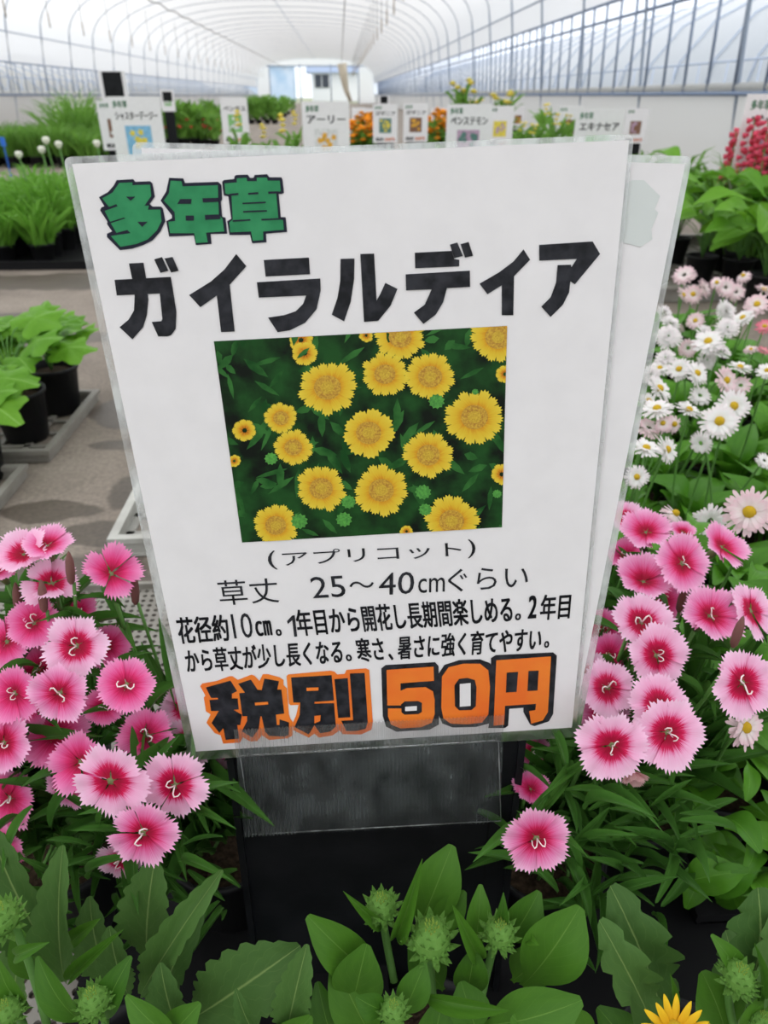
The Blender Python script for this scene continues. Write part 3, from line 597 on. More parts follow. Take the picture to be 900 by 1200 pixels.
# ribbed pocket: fine vertical ribs
def ribbed(x0, x1, yt0, yt1, yb0, yb1, off, name, parent, m, ribs=70):
    b = MB(); tl, tr, bl, br = SP(x0, yt0, off), SP(x1, yt1, off), SP(x0+12, yb0, off), SP(x1-5, yb1, off)
    for i in range(ribs*4+1):
        u = i/(ribs*4); d = SN*(.0009 if (i % 4) in (1, 2) else 0)
        b.v += [tuple(tl.lerp(tr, u)+d), tuple(bl.lerp(br, u)+d)]; b.uv += [(u, 1), (u, 0)]
    for i in range(ribs*4): b.f.append((2*i, 2*i+1, 2*i+3, 2*i+2)); b.m.append(0)
    return b.obj(name, m, parent, False)
ribbed(275, 590, 850, 833, 975, 958, .0030, 'clear_pocket', st, M_['pocket'])
b = MB(); b.tube([SP(283, 880, .0036), SP(583, 862, .0036)], .0004, 5); b.tube([SP(296, 972, .0036), SP(586, 956, .0036)], .0003, 5)
b.tube([SP(283, 882, .0036), SP(296, 972, .0036)], .0003, 5); b.tube([SP(583, 862, .0036), SP(586, 956, .0036)], .0003, 5)
b.obj('pocket_edge', M_['lam'], st)

# ------------------------------------------------------------------ leaf and flower templates
def leaf_mesh(name, wf, m, nt_=10, bulge=.10, fold=.18, wave=0, seed=0):
    b = MB(); nx = 4; rs = random.Random(seed)
    for i in range(nt_+1):
        t_ = i/nt_; w_ = wf(t_, i)
        for j in range(nx+1):
            u = j/nx*2-1
            z = bulge*4*t_*(1-t_)+fold*abs(u)*w_*.5 + wave*math.sin(t_*9+u*2)*w_*abs(u)
            b.v.append((u*w_*.5, t_, z)); b.uv.append((u, t_))
    for i in range(nt_):
        for j in range(nx):
            a = i*(nx+1)+j; b.f.append((a, a+1, a+nx+2, a+nx+1)); b.m.append(0)
    return b.mesh(name, m)
def spoon(t_, i): return .12+.88*math.sin(min(1, max(0, (t_-.12)/.86))**1.15*pi)**.75 if t_ < .985 else .16
def lance(t_, i): return max(.03, math.sin(min(1, t_*.93+.07)*pi)**.8*(1-.1*t_))
def tooth(t_, i): return max(.02, (.15+.85*math.sin(min(1, t_*.98+.01)**1.1*pi)**.9)*(1 if i % 3 else .84)*(1-.25*(t_ > .96)))
def lobes(t_, i): return max(.04, (.18+.82*math.sin(min(1, t_*.97+.01)**1.0*pi)**.7)*(1 if i % 4 in (1, 2) else (.66 if i % 4 == 0 else .9)))
def ovate(t_, i): return max(.03, math.sin(min(1, t_*.95+.04)**.75*pi)**.85)
def blade(t_, i): return max(.05, (1-t_)**.6*min(1, t_*6+.5))
T = {}
for nm, wf, m_, n_, bu, fo, wa in (('spoon', spoon, 'gleaf', 14, .09, .16, 0), ('tooth', tooth, 'gleaf2', 27, .07, .22, .05), ('lobes', lobes, 'gleaf2', 24, .08, .15, .10), ('narrow', lance, 'gleaf', 10, .12, .35, 0),
                                   ('dlance', lance, 'dleaf', 8, .16, .30, 0), ('bspoon', spoon, 'bleaf', 12, .20, .25, .05), ('ovate', ovate, 'bright', 10, .12, .25, .08), ('bladeb', blade, 'grass', 7, .22, .3, 0)):
    for s_ in range(2):
        T[nm+str(s_)] = leaf_mesh('leaf_'+nm, wf, M_[m_], n_, bu*(1+.6*s_), fo, wa, s_)
T['bright_spoon0'] = leaf_mesh('leaf_bright', spoon, M_['bright'], 12, .12, .2, .04); T['bright_spoon1'] = T['bright_spoon0']
def add_leaf(plant, kind, base, tip, width, nrm, name='leaf'):
    base, tip = V(base), V(tip); L_ = (tip-base).length
    M = frame(base-plant.location, tip-base, nrm, width, L_, L_)
    return inst(name, T[kind+str(R.randrange(2))], plant, M)
def pot_parts(plant, r=.042, h=.085, tmpl={}):
    k = (r, h)
    if k not in tmpl:
        a = MB().lathe([(0, .001), (r*.72, .001), (r*.76, .004), (r*.97, h-.008), (r*1.03, h-.007), (r*1.04, h), (r*.97, h), (r*.95, h-.012), (r*.7, .006)], 22).mesh('pot', M_['pot'])
        s = MB().lathe([(r*.93, h-.016), (r*.6, h-.011), (r*.25, h-.009), (0, h-.009)], 18).mesh('soil', M_['soil'])
        tmpl[k] = (a, s)
    inst('pot', tmpl[k][0], plant); inst('soil', tmpl[k][1], plant)

# dianthus petals and flowers
def petal_mesh(seed, m, half=42, teeth=13):
    rs = random.Random(seed); b = MB(); ni = 7; nj = teeth*2
    for i in range(ni+1):
        for j in range(nj+1):
            u = j/nj*2-1; q = math.radians(half)*u
            edge = 1-.15*abs(u)**2.5-.03*math.sin(seed*2+u*4)
            if i == ni: edge += (.05 if j % 2 else -.07)+rs.uniform(-.07, .04)
            r = .05+(edge-.05)*(i/ni)**.9 if i < ni else edge
            qq = q*(1 if i > 1 else .6+.2*i)
            z = .08*r*r+.05*math.sin(q*8+seed*1.7)*r*r+.05*u*r-.06*max(0, r-.7)
            b.v.append((math.sin(qq)*r, math.cos(qq)*r, z)); b.uv.append((u+seed, r))
    for i in range(ni):
        for j in range(nj):
            a = i*(nj+1)+j; b.f.append((a, a+1, a+nj+2, a+nj+1)); b.m.append(0)
    return b.mesh('petal', m)
PET = {k: [petal_mesh(s, M_[k]) for s in range(4)] for k in ('pinkA', 'pinkB', 'pinkC', 'faded')}
OPEN = {k: [petal_mesh(s+9, M_[k], 36, 11) for s in range(4)] for k in ('pinkA', 'pinkB', 'pinkC')}
cal = MB(); cal.lathe([(.02, -1.05), (.12, -1.0), (.16, -.7), (.15, -.25), (.13, -.02), (.06, .02), (.0, .02)], 10, 0); CAL = cal.mesh('flower', [M_['calyx']])
sty = MB()
for s_ in (1, -1):
    sty.tube([(0, 0, .02), (.05*s_, .03, .15), (.12*s_, .08, .24), (.22*s_, .10, .26), (.28*s_, .02, .22), (.26*s_, -.06, .17)], .022, 6)
STY = sty.mesh('style', M_['style'])
def bez(a, b, c, n=8): return [a*(1-t)**2+b*2*t*(1-t)+c*t*t for t in [i/n for i in range(n+1)]]
def dianthus(plants, x, y, diam, tx, ty, kind='pinkA', d=None, cup=0, half=5, seed=0, leaves=3):
    rs = random.Random(int(x*7+y*13)); rad = .0175 if d is None else diam*d/F/2
    if d is None: d = 2*rad*F/diam
    pos = P(x, y, d); n = (BACK+RIGHT*tx+UPC*ty).normalized()
    pl = min(plants, key=lambda p: (p.location-V((pos.x, pos.y, 0))).length)
    spin = RIGHT*math.cos(rs.random()*6.3)+UPC*math.sin(rs.random()*6.3)
    M = frame(pos-pl.location, spin-n*spin.dot(n), n, rad, rad, rad)
    f = inst('flower', CAL, pl, M); o0 = rs.random()*6
    for k in range(5):
        sc = rs.uniform(.90, 1.06)
        Mp = Matrix.Rotation(o0+k*2*pi/5+rs.uniform(-.06, .06), 4, 'Z') @ Matrix.Translation((0, 0, .015*(k % 2))) @ Matrix.Rotation(cup+rs.uniform(-.16, .16), 4, 'X') @ Matrix.Scale(sc, 4)
        if half == 1 and k in (1, 3): Mp = Mp @ Matrix.Rotation(.5, 4, 'X')
        inst('petal', (PET if half == 5 else OPEN)[kind][rs.randrange(4)], f, Mp)
    if abs(tx)+abs(ty) < .9 and (x > 300 or rs.random() < .7): inst('style', STY, f, Matrix.Rotation(rs.random()*6, 4, 'Z') @ Matrix.Diagonal((rs.uniform(.6, 1.1), rs.uniform(.6, 1.2), 1, 1)))
    base = pl.location+V((rs.uniform(-.02, .02), rs.uniform(-.02, .02), .078)); a = pos-n*rad*1.0
    ctrl = V((a.x*.75+base.x*.25, a.y*.75+base.y*.25+.01, base.z+(a.z-base.z)*.35))-n*.015
    pts = bez(a, ctrl, base)
    st_ = MB().tube([p-pl.location for p in pts], .0013, 6).obj('stem', M_['stem'], pl)
    for k in range(leaves):                 # opposite pairs at the nodes
        p = pts[1+k*2]; q = rs.random()*6.3
        for s_ in (0, pi):
            dr = V((math.cos(q+s_), math.sin(q+s_), rs.uniform(.1, .7))).normalized(); ln = rs.uniform(.028, .052)
            add_leaf(pl, 'dlance', p, p+dr*ln, ln*rs.uniform(.13, .19), V((0, -.3, 1)))
    return f
def dplant(x, y, label, n=8, seed=0):
    t_ = thing('dianthus_plant', label, 'flower plant', (x, y, 0), 0); pot_parts(t_); rs = random.Random(seed)
    for k in range(n*6):
        q = rs.random()*6.3; r0 = rs.uniform(0, .02); b0 = t_.location+V((math.cos(q)*r0, math.sin(q)*r0, .078+rs.uniform(0, .10)))
        dr = V((math.cos(q), math.sin(q), rs.uniform(.4, 1.9))).normalized(); ln = rs.uniform(.05, .10)
        add_leaf(t_, 'dlance', b0, b0+dr*ln, ln*rs.uniform(.10, .16), V((0, -.5, 1)))
    return t_
def wp(r, f):                              # metres right and ahead of the camera
    return (r*math.cos(YAW)-f*math.sin(YAW), f*math.cos(YAW)+r*math.sin(YAW))
DL = [dplant(*wp(-.115, .335), 'pink dianthus plant in a black pot nearest the sign on its left', 12, 1), dplant(*wp(-.23, .33), 'pink dianthus plant in bloom at the left edge of the photo', 12, 2),
      dplant(*wp(-.275, .43), 'pink dianthus plant behind the left clump, farthest from the sign', 8, 3)]
DR = [dplant(*wp(.115, .325), 'pale pink dianthus plant close against the right side of the black stand', 14, 4), dplant(*wp(.205, .37), 'pink dianthus plant at the right edge in front of the daisies', 10, 5),
      dplant(*wp(.165, .46), 'pink dianthus plant behind the sign\'s right edge next to the white daisies', 10, 6)]
left = [(90, 757, 76, 0, .1, 'pinkC'), (70, 812, 74, .05, -.05, 'pinkA'), (148, 803, 70, .2, .35, 'pinkB'), (130, 915, 92, 0, -.1, 'pinkC', 2), (205, 920, 84, .1, -.1, 'pinkC', 2), (168, 976, 84, .1, -.15, 'pinkA', 2),
        (140, 1008, 60, 0, -.5, 'pinkC'), (78, 925, 62, -.4, -.3, 'pinkA', 2), (172, 862, 68, .2, .3, 'pinkB', 2), (222, 868, 66, 0, 0, 'pinkC'), (218, 830, 60, .1, .5, 'pinkC'), (40, 730, 66, 0, .5, 'pinkB'), (130, 672, 72, .35, .75, 'pinkB', 1),
        (28, 650, 72, -.1, .8, 'pinkC'), (55, 640, 60, .1, 1.0, 'pinkA'), (60, 684, 66, .2, .6, 'pinkC', 1), (-4, 668, 60, 0, .7, 'pinkA'), (90, 718, 52, 0, .6, 'pinkB'), (126, 757, 56, .3, .2, 'pinkB'), (45, 785, 66, -.1, .4, 'pinkB'), (8, 752, 66, -.2, .3, 'pinkB'),
        (18, 812, 70, -.1, .1, 'pinkB'), (65, 862, 84, 0, .5, 'pinkB'), (95, 893, 76, -.1, .2, 'pinkB', 1), (5, 870, 74, -.2, 0, 'pinkA'), (12, 935, 78, -.3, 0, 'pinkB'), (2, 992, 70, -.3, -.3, 'pinkB'), (122, 828, 50, .2, -.2, 'pinkB'), (34, 825, 60, -.2, -.2, 'pinkB'), (265, 905, 60, .1, .1, 'pinkA'), (246, 905, 50, -.4, .2, 'pinkC'), (20, 775, 60, 0, .6, 'pinkB')]
ld = {(222, 868): .44, (218, 830): .46, (265, 905): .47, (246, 905): .46, (172, 862): .415, (95, 893): .40, (65, 862): .42, (78, 925): .42, (140, 1008): .40, (126, 757): .46, (90, 718): .46, (45, 785): .44, (20, 775): .45, (122, 828): .41, (34, 825): .42, (18, 812): .40, (5, 870): .40,
      (205, 920): .375, (130, 915): .365, (168, 976): .362, (90, 757): .40, (70, 812): .39, (148, 803): .395}
for it in left:
    x, y, dm, tx, ty, kd = it[:6]
    dianthus(DL, x, y, dm*1.0, tx, ty, kd, ld.get((x, y), .43), cup=.25 if ty > .5 and len(it) == 6 else (.05 if len(it) == 6 else -.02), half=5 if len(it) == 6 else it[6])
right = [(629, 982, 86, .05, -.15, 'pinkA', .352), (717, 873, 86, .05, -.1, 'pinkC', .362), (782, 858, 88, .1, 0, 'pinkC', .368), (870, 800, 82, .1, -.05, 'pinkC', .39), (770, 768, 74, .15, .15, 'pinkC', .42), (751, 730, 76, .1, .55, 'pinkC', .44),
         (799, 660, 76, .3, .25, 'pinkA', .46), (754, 682, 72, -.1, 1.1, 'pinkA', .47), (757, 624, 64, -.2, .9, 'pinkA', .50), (800, 624, 34, 0, 1.2, 'pinkA', .50), (845, 641, 62, .6, .8, 'pinkA', .48), (832, 722, 78, .1, .6, 'pinkA', .45), (880, 716, 70, .7, .5, 'pinkC', .45), (778, 704, 54, 0, .4, 'pinkB', .50),
         (712, 806, 70, 0, .35, 'pinkC', .42), (708, 838, 66, -.2, .3, 'pinkA', .43), (772, 826, 76, .1, .4, 'pinkC', .40), (690, 793, 60, -.3, .3, 'pinkC', .45), (714, 768, 58, 0, .3, 'pinkB', .47), (735, 652, 50, -.3, .6, 'pinkB', .53), (706, 738, 56, -.2, .2, 'pinkB', .5),
         (624, 881, 46, 0, .2, 'pinkA', .46), (622, 925, 46, .2, .9, 'pinkB', .42), (733, 608, 50, -.4, .8, 'pinkC', .54)]
for x, y, dm, tx, ty, kd, d in right:
    dianthus(DR, x, y, dm*1.0, tx, ty, kd, d, cup=.25 if ty > .5 else .04)
dianthus(DR, 741, 903, 40, .2, -1.6, 'faded', .40, cup=.8)
def fill(plants, kind, n, x0, x1, y0, y1, d0, d1, px0, px1, asp, seed, up_=.6):
    rs = random.Random(seed)
    for k in range(n):
        x, y, d = rs.uniform(x0, x1), rs.uniform(y0, y1), rs.uniform(d0, d1); p = P(x, y, d); pl = min(plants, key=lambda q: (q.location-V((p.x, p.y, 0))).length)
        a = rs.random()*6.3; dr = V((math.cos(a), math.sin(a)*.8, rs.uniform(-.5, up_+.3))).normalized(); ln = rs.uniform(px0, px1)*d/F
        add_leaf(pl, kind, p, p+dr*ln, ln*asp*rs.uniform(.8, 1.2), V((0, -.4, 1)))
fill(DL, 'dlance', 90, 20, 285, 930, 1090, .40, .47, 45, 90, .14, 71)
fill(DL, 'dlance', 30, 40, 125, 690, 900, .43, .48, 35, 70, .13, 72)
fill(DR, 'dlance', 95, 615, 800, 890, 1090, .39, .46, 45, 95, .15, 73)
fill(DR, 'dlance', 35, 690, 880, 700, 900, .46, .52, 35, 75, .15, 74)
# dianthus buds
BUD = MB(); BUD.lathe([(.15, -1), (.34, -.8), (.42, -.2), (.36, .4), (.15, .85), (0, 1)], 10); BUDM = BUD.mesh('bud', mat('brownish bud', (.12, .10, .05), .6, noise=(300, (.25, .06, .09))))
def dbud(plants, x, y, d, h=.011):
    pos = P(x, y, d); pl = min(plants, key=lambda p: (p.location-V((pos.x, pos.y, 0))).length)
    inst('bud', BUDM, pl, frame(pos-pl.location, V((0, -1, .1)), V((.1, 0, 1)), h*.6, h*.6, h))
    MB().tube([p-pl.location for p in bez(pos-V((0, 0, h)), pos*.7+pl.location*.3+V((0, 0, -.02)), pl.location+V((0, 0, .08)))], .0011, 5).obj('stem', M_['stem'], pl)
for x, y, d in ((82, 665, .42), (50, 698, .42), (158, 690, .44), (20, 700, .44), (865, 740, .42), (800, 700, .47)): dbud(DL if x < 300 else DR, x, y, d)

# ------------------------------------------------------------------ blanket flower plants in front
UPZ = V((0, 0, 1)); FACE = (BACK*.75+UPZ*.5)
def gaillardia(px, py, d, label, fx, fy):
    t_ = thing('blanket_flower_plant', label, 'flower plant', (*wp(fx, fy), 0)); pot_parts(t_); return t_
G1 = gaillardia(0, 0, 0, 'green blanket flower plant with round buds, centred at the foot of the black stand', .03, .195)
G2 = gaillardia(0, 0, 0, 'grey-green toothed blanket flower plant in the bottom left corner', -.135, .185)
G3 = gaillardia(0, 0, 0, 'blanket flower plant with an open yellow flower in the bottom right corner', .165, .185)
def hero(pl, kind, bx, by, tx, ty, w_, d0, d1, nrm=None, name='leaf'):
    a, b_ = P(bx, by, d0), P(tx, ty, d1); dm = (d0+d1)/2
    return add_leaf(pl, kind, a, b_, w_*dm/F, nrm if nrm is not None else FACE, name)
for a in [('spoon', 445, 1150, 360, 1073, 50, .375, .355), ('spoon', 488, 1092, 530, 990, 56, .39, .385), ('narrow', 464, 1098, 495, 1006, 20, .37, .355), ('narrow', 447, 1082, 402, 1044, 15, .37, .355),
          ('spoon', 412, 1180, 430, 1106, 60, .365, .35), ('spoon', 555, 1115, 563, 1036, 30, .375, .37), ('narrow', 560, 1122, 530, 1060, 22, .365, .35), ('spoon', 505, 1095, 545, 1044, 34, .385, .38), ('narrow', 583, 1078, 590, 1045, 17, .365, .355),
          ('spoon', 592, 1105, 632, 1044, 42, .38, .37), ('spoon', 612, 1155, 680, 1062, 72, .37, .355), ('spoon', 565, 1200, 682, 1172, 66, .355, .335), ('narrow', 500, 1168, 597, 1184, 22, .35, .335), ('spoon', 452, 1185, 417, 1168, 30, .34, .33),
          ('spoon', 470, 1192, 498, 1128, 38, .35, .345), ('spoon', 545, 1165, 556, 1110, 40, .37, .36), ('narrow', 620, 1100, 632, 1108, 14, .36, .35), ('spoon', 440, 1220, 390, 1120, 54, .37, .36), ('spoon', 600, 1150, 640, 1110, 50, .39, .38), ('spoon', 560, 1215, 540, 1150, 48, .35, .35), ('narrow', 640, 1115, 610, 1062, 26, .40, .39), ('spoon', 395, 1230, 372, 1150, 40, .37, .36),
          ('spoon', 520, 1160, 480, 1105, 44, .385, .375), ('spoon', 500, 1240, 520, 1165, 46, .36, .35), ('spoon', 640, 1230, 600, 1190, 60, .36, .34), ('spoon', 330, 1230, 365, 1190, 44, .36, .34)]: hero(G1, *a)
hero(G1, 'tooth', 335, 1215, 360, 1106, 46, .355, .345)
for a in [('tooth', 76, 1150, 74, 990, 50, .38, .365), ('tooth', 70, 1130, -14, 965, 74, .40, .38), ('tooth', 165, 1165, 261, 1019, 40, .375, .36), ('tooth', 172, 1120, 182, 1005, 66, .40, .39), ('tooth', 228, 1192, 352, 1108, 88, .375, .36),
          ('narrow', 82, 1148, 145, 1089, 17, .365, .355), ('spoon', 102, 1198, 44, 1120, 32, .35, .335), ('spoon', 122, 1195, 154, 1120, 34, .355, .345), ('tooth', 214, 1212, 188, 1128, 50, .365, .355), ('tooth', 302, 1215, 276, 1158, 24, .345, .335),
          ('spoon', 215, 1220, 148, 1166, 34, .345, .335), ('narrow', 80, 1108, 118, 1076, 20, .38, .375), ('tooth', 180, 1190, 240, 1060, 46, .40, .39), ('tooth', 130, 1150, 105, 1050, 50, .41, .40), ('spoon', 40, 1180, -5, 1120, 34, .35, .33),
          ('narrow', 18, 1120, 58, 1104, 18, .335, .33), ('tooth', 240, 1215, 262, 1120, 40, .385, .375), ('spoon', 60, 1150, 20, 1085, 40, .39, .37), ('tooth', 150, 1165, 128, 1085, 44, .38, .37), ('spoon', 190, 1225, 235, 1175, 40, .35, .34), ('tooth', 20, 1190, 40, 1060, 46, .41, .4)]: hero(G2, *a)
for a in [('lobes', 775, 1195, 715, 1038, 74, .39, .38), ('lobes', 770, 1215, 702, 1078, 56, .37, .36), ('lobes', 872, 1160, 888, 1040, 86, .375, .36), ('spoon', 868, 1150, 833, 1095, 26, .36, .35), ('spoon', 850, 1215, 822, 1138, 66, .38, .37),
          ('narrow', 785, 1175, 785, 1140, 10, .365, .36), ('lobes', 905, 1190, 905, 1070, 70, .365, .355), ('spoon', 700, 1215, 650, 1185, 36, .36, .35), ('narrow', 888, 1170, 884, 1105, 14, .35, .345), ('spoon', 870, 1225, 905, 1160, 50, .36, .35), ('spoon', 740, 1230, 700, 1180, 50, .38, .37), ('lobes', 860, 1220, 850, 1090, 60, .41, .40)]: hero(G3, *a)
# buds: a globe of pointed bracts
bm1 = MB(); bm1.lathe([(0, -.8), (.35, -.75), (.7, -.45), (.82, -.1), (.74, .3), (.5, .6), (.25, .74), (0, .78)], 14, 0)
rs = random.Random(5)
for ring, (zz, rr, el, n_, ln) in enumerate(((-.62, .5, -.25, 9, .62), (-.3, .78, .15, 11, .62), (.05, .8, .5, 12, .55), (.35, .66, .9, 10, .50), (.58, .42, 1.15, 7, .42))):
    for k in range(n_):
        q = 2*pi*(k+.5*(ring % 2))/n_+rs.uniform(-.12, .12); e_ = el+rs.uniform(-.15, .15)
        o = V((math.cos(q)*rr*.85, math.sin(q)*rr*.85, zz-.12)); dr = V((math.cos(q)*math.cos(e_), math.sin(q)*math.cos(e_), math.sin(e_)))
        sd = V((-math.sin(q), math.cos(q), 0)); nn = dr.cross(sd)
        bm1.add([o-sd*.15, o+sd*.15, o+dr*ln*.5+sd*.12-nn*.05, o+dr*ln*.5-sd*.12-nn*.05, o+dr*ln+V((0, 0, .06)), o+dr*ln*.4+nn*.08], [(0, 1, 2, 3), (3, 2, 4), (0, 3, 5), (1, 5, 2)], 0)
for k in range(16):
    q = k*2.4; rr = .30*math.sqrt(k/16); c0 = V((math.cos(q)*rr, math.sin(q)*rr, .70)); bm1.add([c0+V((.07, 0, 0)), c0+V((-.035, .06, 0)), c0+V((-.035, -.06, 0)), c0+V((math.cos(q)*.06, math.sin(q)*.06, .26))], [(0, 1, 3), (1, 2, 3), (2, 0, 3)], 1)
BUDG = bm1.mesh('bud', [M_['bud'], M_['budtip']], False)
def gbud(pl, x, y, d, dm, sx, sy, sd, tilt=(0, 0)):
    pos = P(x, y, d); r = dm*d/F/2*1.1; n = (UPZ*.9+BACK*.45+RIGHT*tilt[0]+UPC*tilt[1]).normalized()
    inst('bud', BUDG, pl, frame(pos-pl.location, V((0, 1, 0)), n, r, r, r))
    a = pos-n*r*.7; e = P(sx, sy, sd)
    MB().tube([p-pl.location for p in bez(a, a-n*.02, e)], .0021, 7).obj('stem', M_['stem'], pl)
for a in ((G1, 447, 1062, .362, 40, 462, 1150, .38), (G1, 505, 1098, .352, 52, 510, 1200, .37), (G1, 585, 1092, .358, 40, 560, 1190, .38), (G1, 461, 1184, .335, 34, 475, 1230, .35),
          (G2, 110, 1172, .34, 40, 120, 1230, .36), (G2, 2, 1075, .34, 44, 55, 1200, .36), (G2, 8, 1185, .33, 36, 30, 1230, .35), (G3, 866, 1144, .345, 40, 868, 1230, .37), (G3, 893, 1196, .35, 30, 890, 1240, .37)): gbud(*a)
# open yellow flower at the lower edge
pm_ = MB(); n_ = 8
for i in range(n_+1):
    t_ = i/n_; w_ = max(.01, .105*math.sin(min(1, t_*.8+.2)*pi)**.6*(1 if t_ < .99 else .1))
    for j in range(3):
        u = j-1; pm_.v.append((u*w_, .3+.7*t_, .10*math.sin(t_*2)+.05*(1-abs(u)))); pm_.uv.append((u*.5, t_))
for i in range(n_):
    for j in range(2): a = i*3+j; pm_.f.append((a, a+1, a+4, a+3)); pm_.m.append(0)
YP = pm_.mesh('petal', M_['yellow_pet'])
dm_ = MB(); dm_.lathe([(.38, -.05), (.4, .05), (.34, .17), (.2, .24), (0, .26)], 18, 0); YD = dm_.mesh('flower', M_['disc'])
pos = P(790, 1214, .335); n = (BACK+UPC*.35).normalized(); rr = .0175
f = inst('flower', YD, G3, frame(pos-G3.location, RIGHT, n, rr, rr, rr)); f['label'] = 'open yellow flower'
for k in range(20): inst('petal', YP, f, Matrix.Rotation(2*pi*k/18, 4, 'Z') @ Matrix.Rotation(R.uniform(-.05, .2), 4, 'X'))
MB().tube([p-G3.location for p in bez(pos-n*.005, pos-n*.03, G3.location+V((0, 0, .08)))], .002, 6).obj('stem', M_['stem'], G3)

# ------------------------------------------------------------------ daisies (bellis)
def bellis_head(m_, rings=2, n=26, seed=0, dn=0.0):
    b = MB(); rs = random.Random(seed)
    for g_ in range(rings):
        for k in range(n):
            q = 2*pi*(k+.5*g_)/n+rs.uniform(-.06, .06); l_ = rs.uniform(.85, 1.05)*(1-.14*g_); el = dn+.05+.30*g_+rs.uniform(-.12, .16)
            c, s = math.cos(q), math.sin(q); w_ = .085
            pts = []
            for t_, ww in ((.25, .5), (.6, 1), (.9, .9), (1.0, .35)):
                r = t_*l_; z = (math.sin(el)*r)+.03*g_-.08*t_*t_
                for u in (-1, 1): pts.append((c*r*math.cos(el)-s*u*w_*ww, s*r*math.cos(el)+c*u*w_*ww, z))
            b.add(pts, [(0, 1, 3, 2), (2, 3, 5, 4), (4, 5, 7, 6)], 0, [(u*.5+k, t_) for t_ in (.25, .6, .9, 1) for u in (-1, 1)])
    return b.mesh('flower', m_)
BH = {'w': [bellis_head(M_['white_pet'], 2, 26, s) for s in (1, 2)], 'p': [bellis_head(M_['blush_pet'], 2, 26, s) for s in (3, 4)], 'r': [bellis_head(M_['rose_pet'], 2, 20, 5)], 'd': [bellis_head(M_['white_pet'], 4, 24, 6), bellis_head(M_['white_pet'], 4, 24, 7)], 'b': [bellis_head(M_['blush_pet'], 2, 20, 8, -.5)]}
bd = MB(); bd.lathe([(.24, -.02), (.26, .08), (.22, .20), (.12, .28), (0, .30)], 14); BD = bd.mesh('disc', M_['disc'])
br_ = random.Random(21)
bell = []
def bplant(x, y, near, label, group=None):
    t_ = thing('daisy_plant', label, 'flower plant', (x, y, 0), br_.random()*6, group); pot_parts(t_)
    t_.rotation_euler.z = 0
    return t_
def bleaves(t_, n, hmax=.075, lmin=.05, lmax=.10, seed=0, kind='bspoon'):
    rs = random.Random(seed)
    for k in range(n):
        q = 2.4*k+rs.uniform(-.3, .3); e_ = rs.uniform(.15, 1.2); l_ = rs.uniform(lmin, lmax)
        b0 = t_.location+V((math.cos(q)*.012, math.sin(q)*.012, .078)); dr = V((math.cos(q)*math.cos(e_), math.sin(q)*math.cos(e_), math.sin(e_)))
        add_leaf(t_, kind, b0, b0+dr*l_, l_*rs.uniform(.36, .5), V((0, 0, 1))-dr*.3)
cols = [.245, .345, .445, .545, .645]; rows = [.395+.115*i for i in range(11)]
places = []
for j, fy in enumerate(rows):
    for i, fx in enumerate(cols):
        x, y = wp(fx+.02, fy); places.append((x, y, i, j))
BP = []
ordn = ('first', 'second', 'third', 'fourth', 'fifth', 'sixth', 'seventh', 'eighth', 'ninth')
for x, y, i, j in places:
    if j < 1 and i > 2: continue
    near = j <= 4 and i <= 2
    if near:
        t_ = bplant(x, y, True, 'white and blush daisy plant, %s from the left in the %s row of its block' % (ordn[i], ordn[j])); bleaves(t_, 17, seed=i*10+j)
        if j == 0: bleaves(t_, 8, seed=i*10+j+99, lmin=.05, lmax=.085)
    else:
        t_ = bplant(x, y, False, 'white daisy plant in a black pot further back in the daisy block', 'daisy plants in the back of the daisy block'); bleaves(t_, 13, seed=i*10+j)
    BP.append(t_)
def daisy(x, y, diam, kind, tx, ty, z=.25, disc=True, d=None):
    rs = random.Random(int(x*3+y*5)); pos = PZ(x, y, z) if d is None else P(x, y, d); dd = (pos-CAM).dot(-BACK)
    rad = diam*dd/F/2; n = (BACK*.42+UPZ*.62+RIGHT*tx+UPC*ty*.6+RIGHT*rs.uniform(-.3, .3)).normalized()
    pl = min(BP, key=lambda p: (p.location-V((pos.x, pos.y+.02, 0))).length)
    f_ = inst('flower', BH[kind][rs.randrange(len(BH[kind]))], pl, frame(pos-pl.location, RIGHT*math.cos(x)+UPC*math.sin(x), n, rad, rad, rad))
    if disc: inst('disc', BD, f_)
    MB().tube([p-pl.location for p in bez(pos-n*.002, pos-n*.04-UPZ*.05, pl.location+V((rs.uniform(-.02, .02), rs.uniform(-.02, .02), .08)))], .0013, 5).obj('stem', M_['stem'], pl)
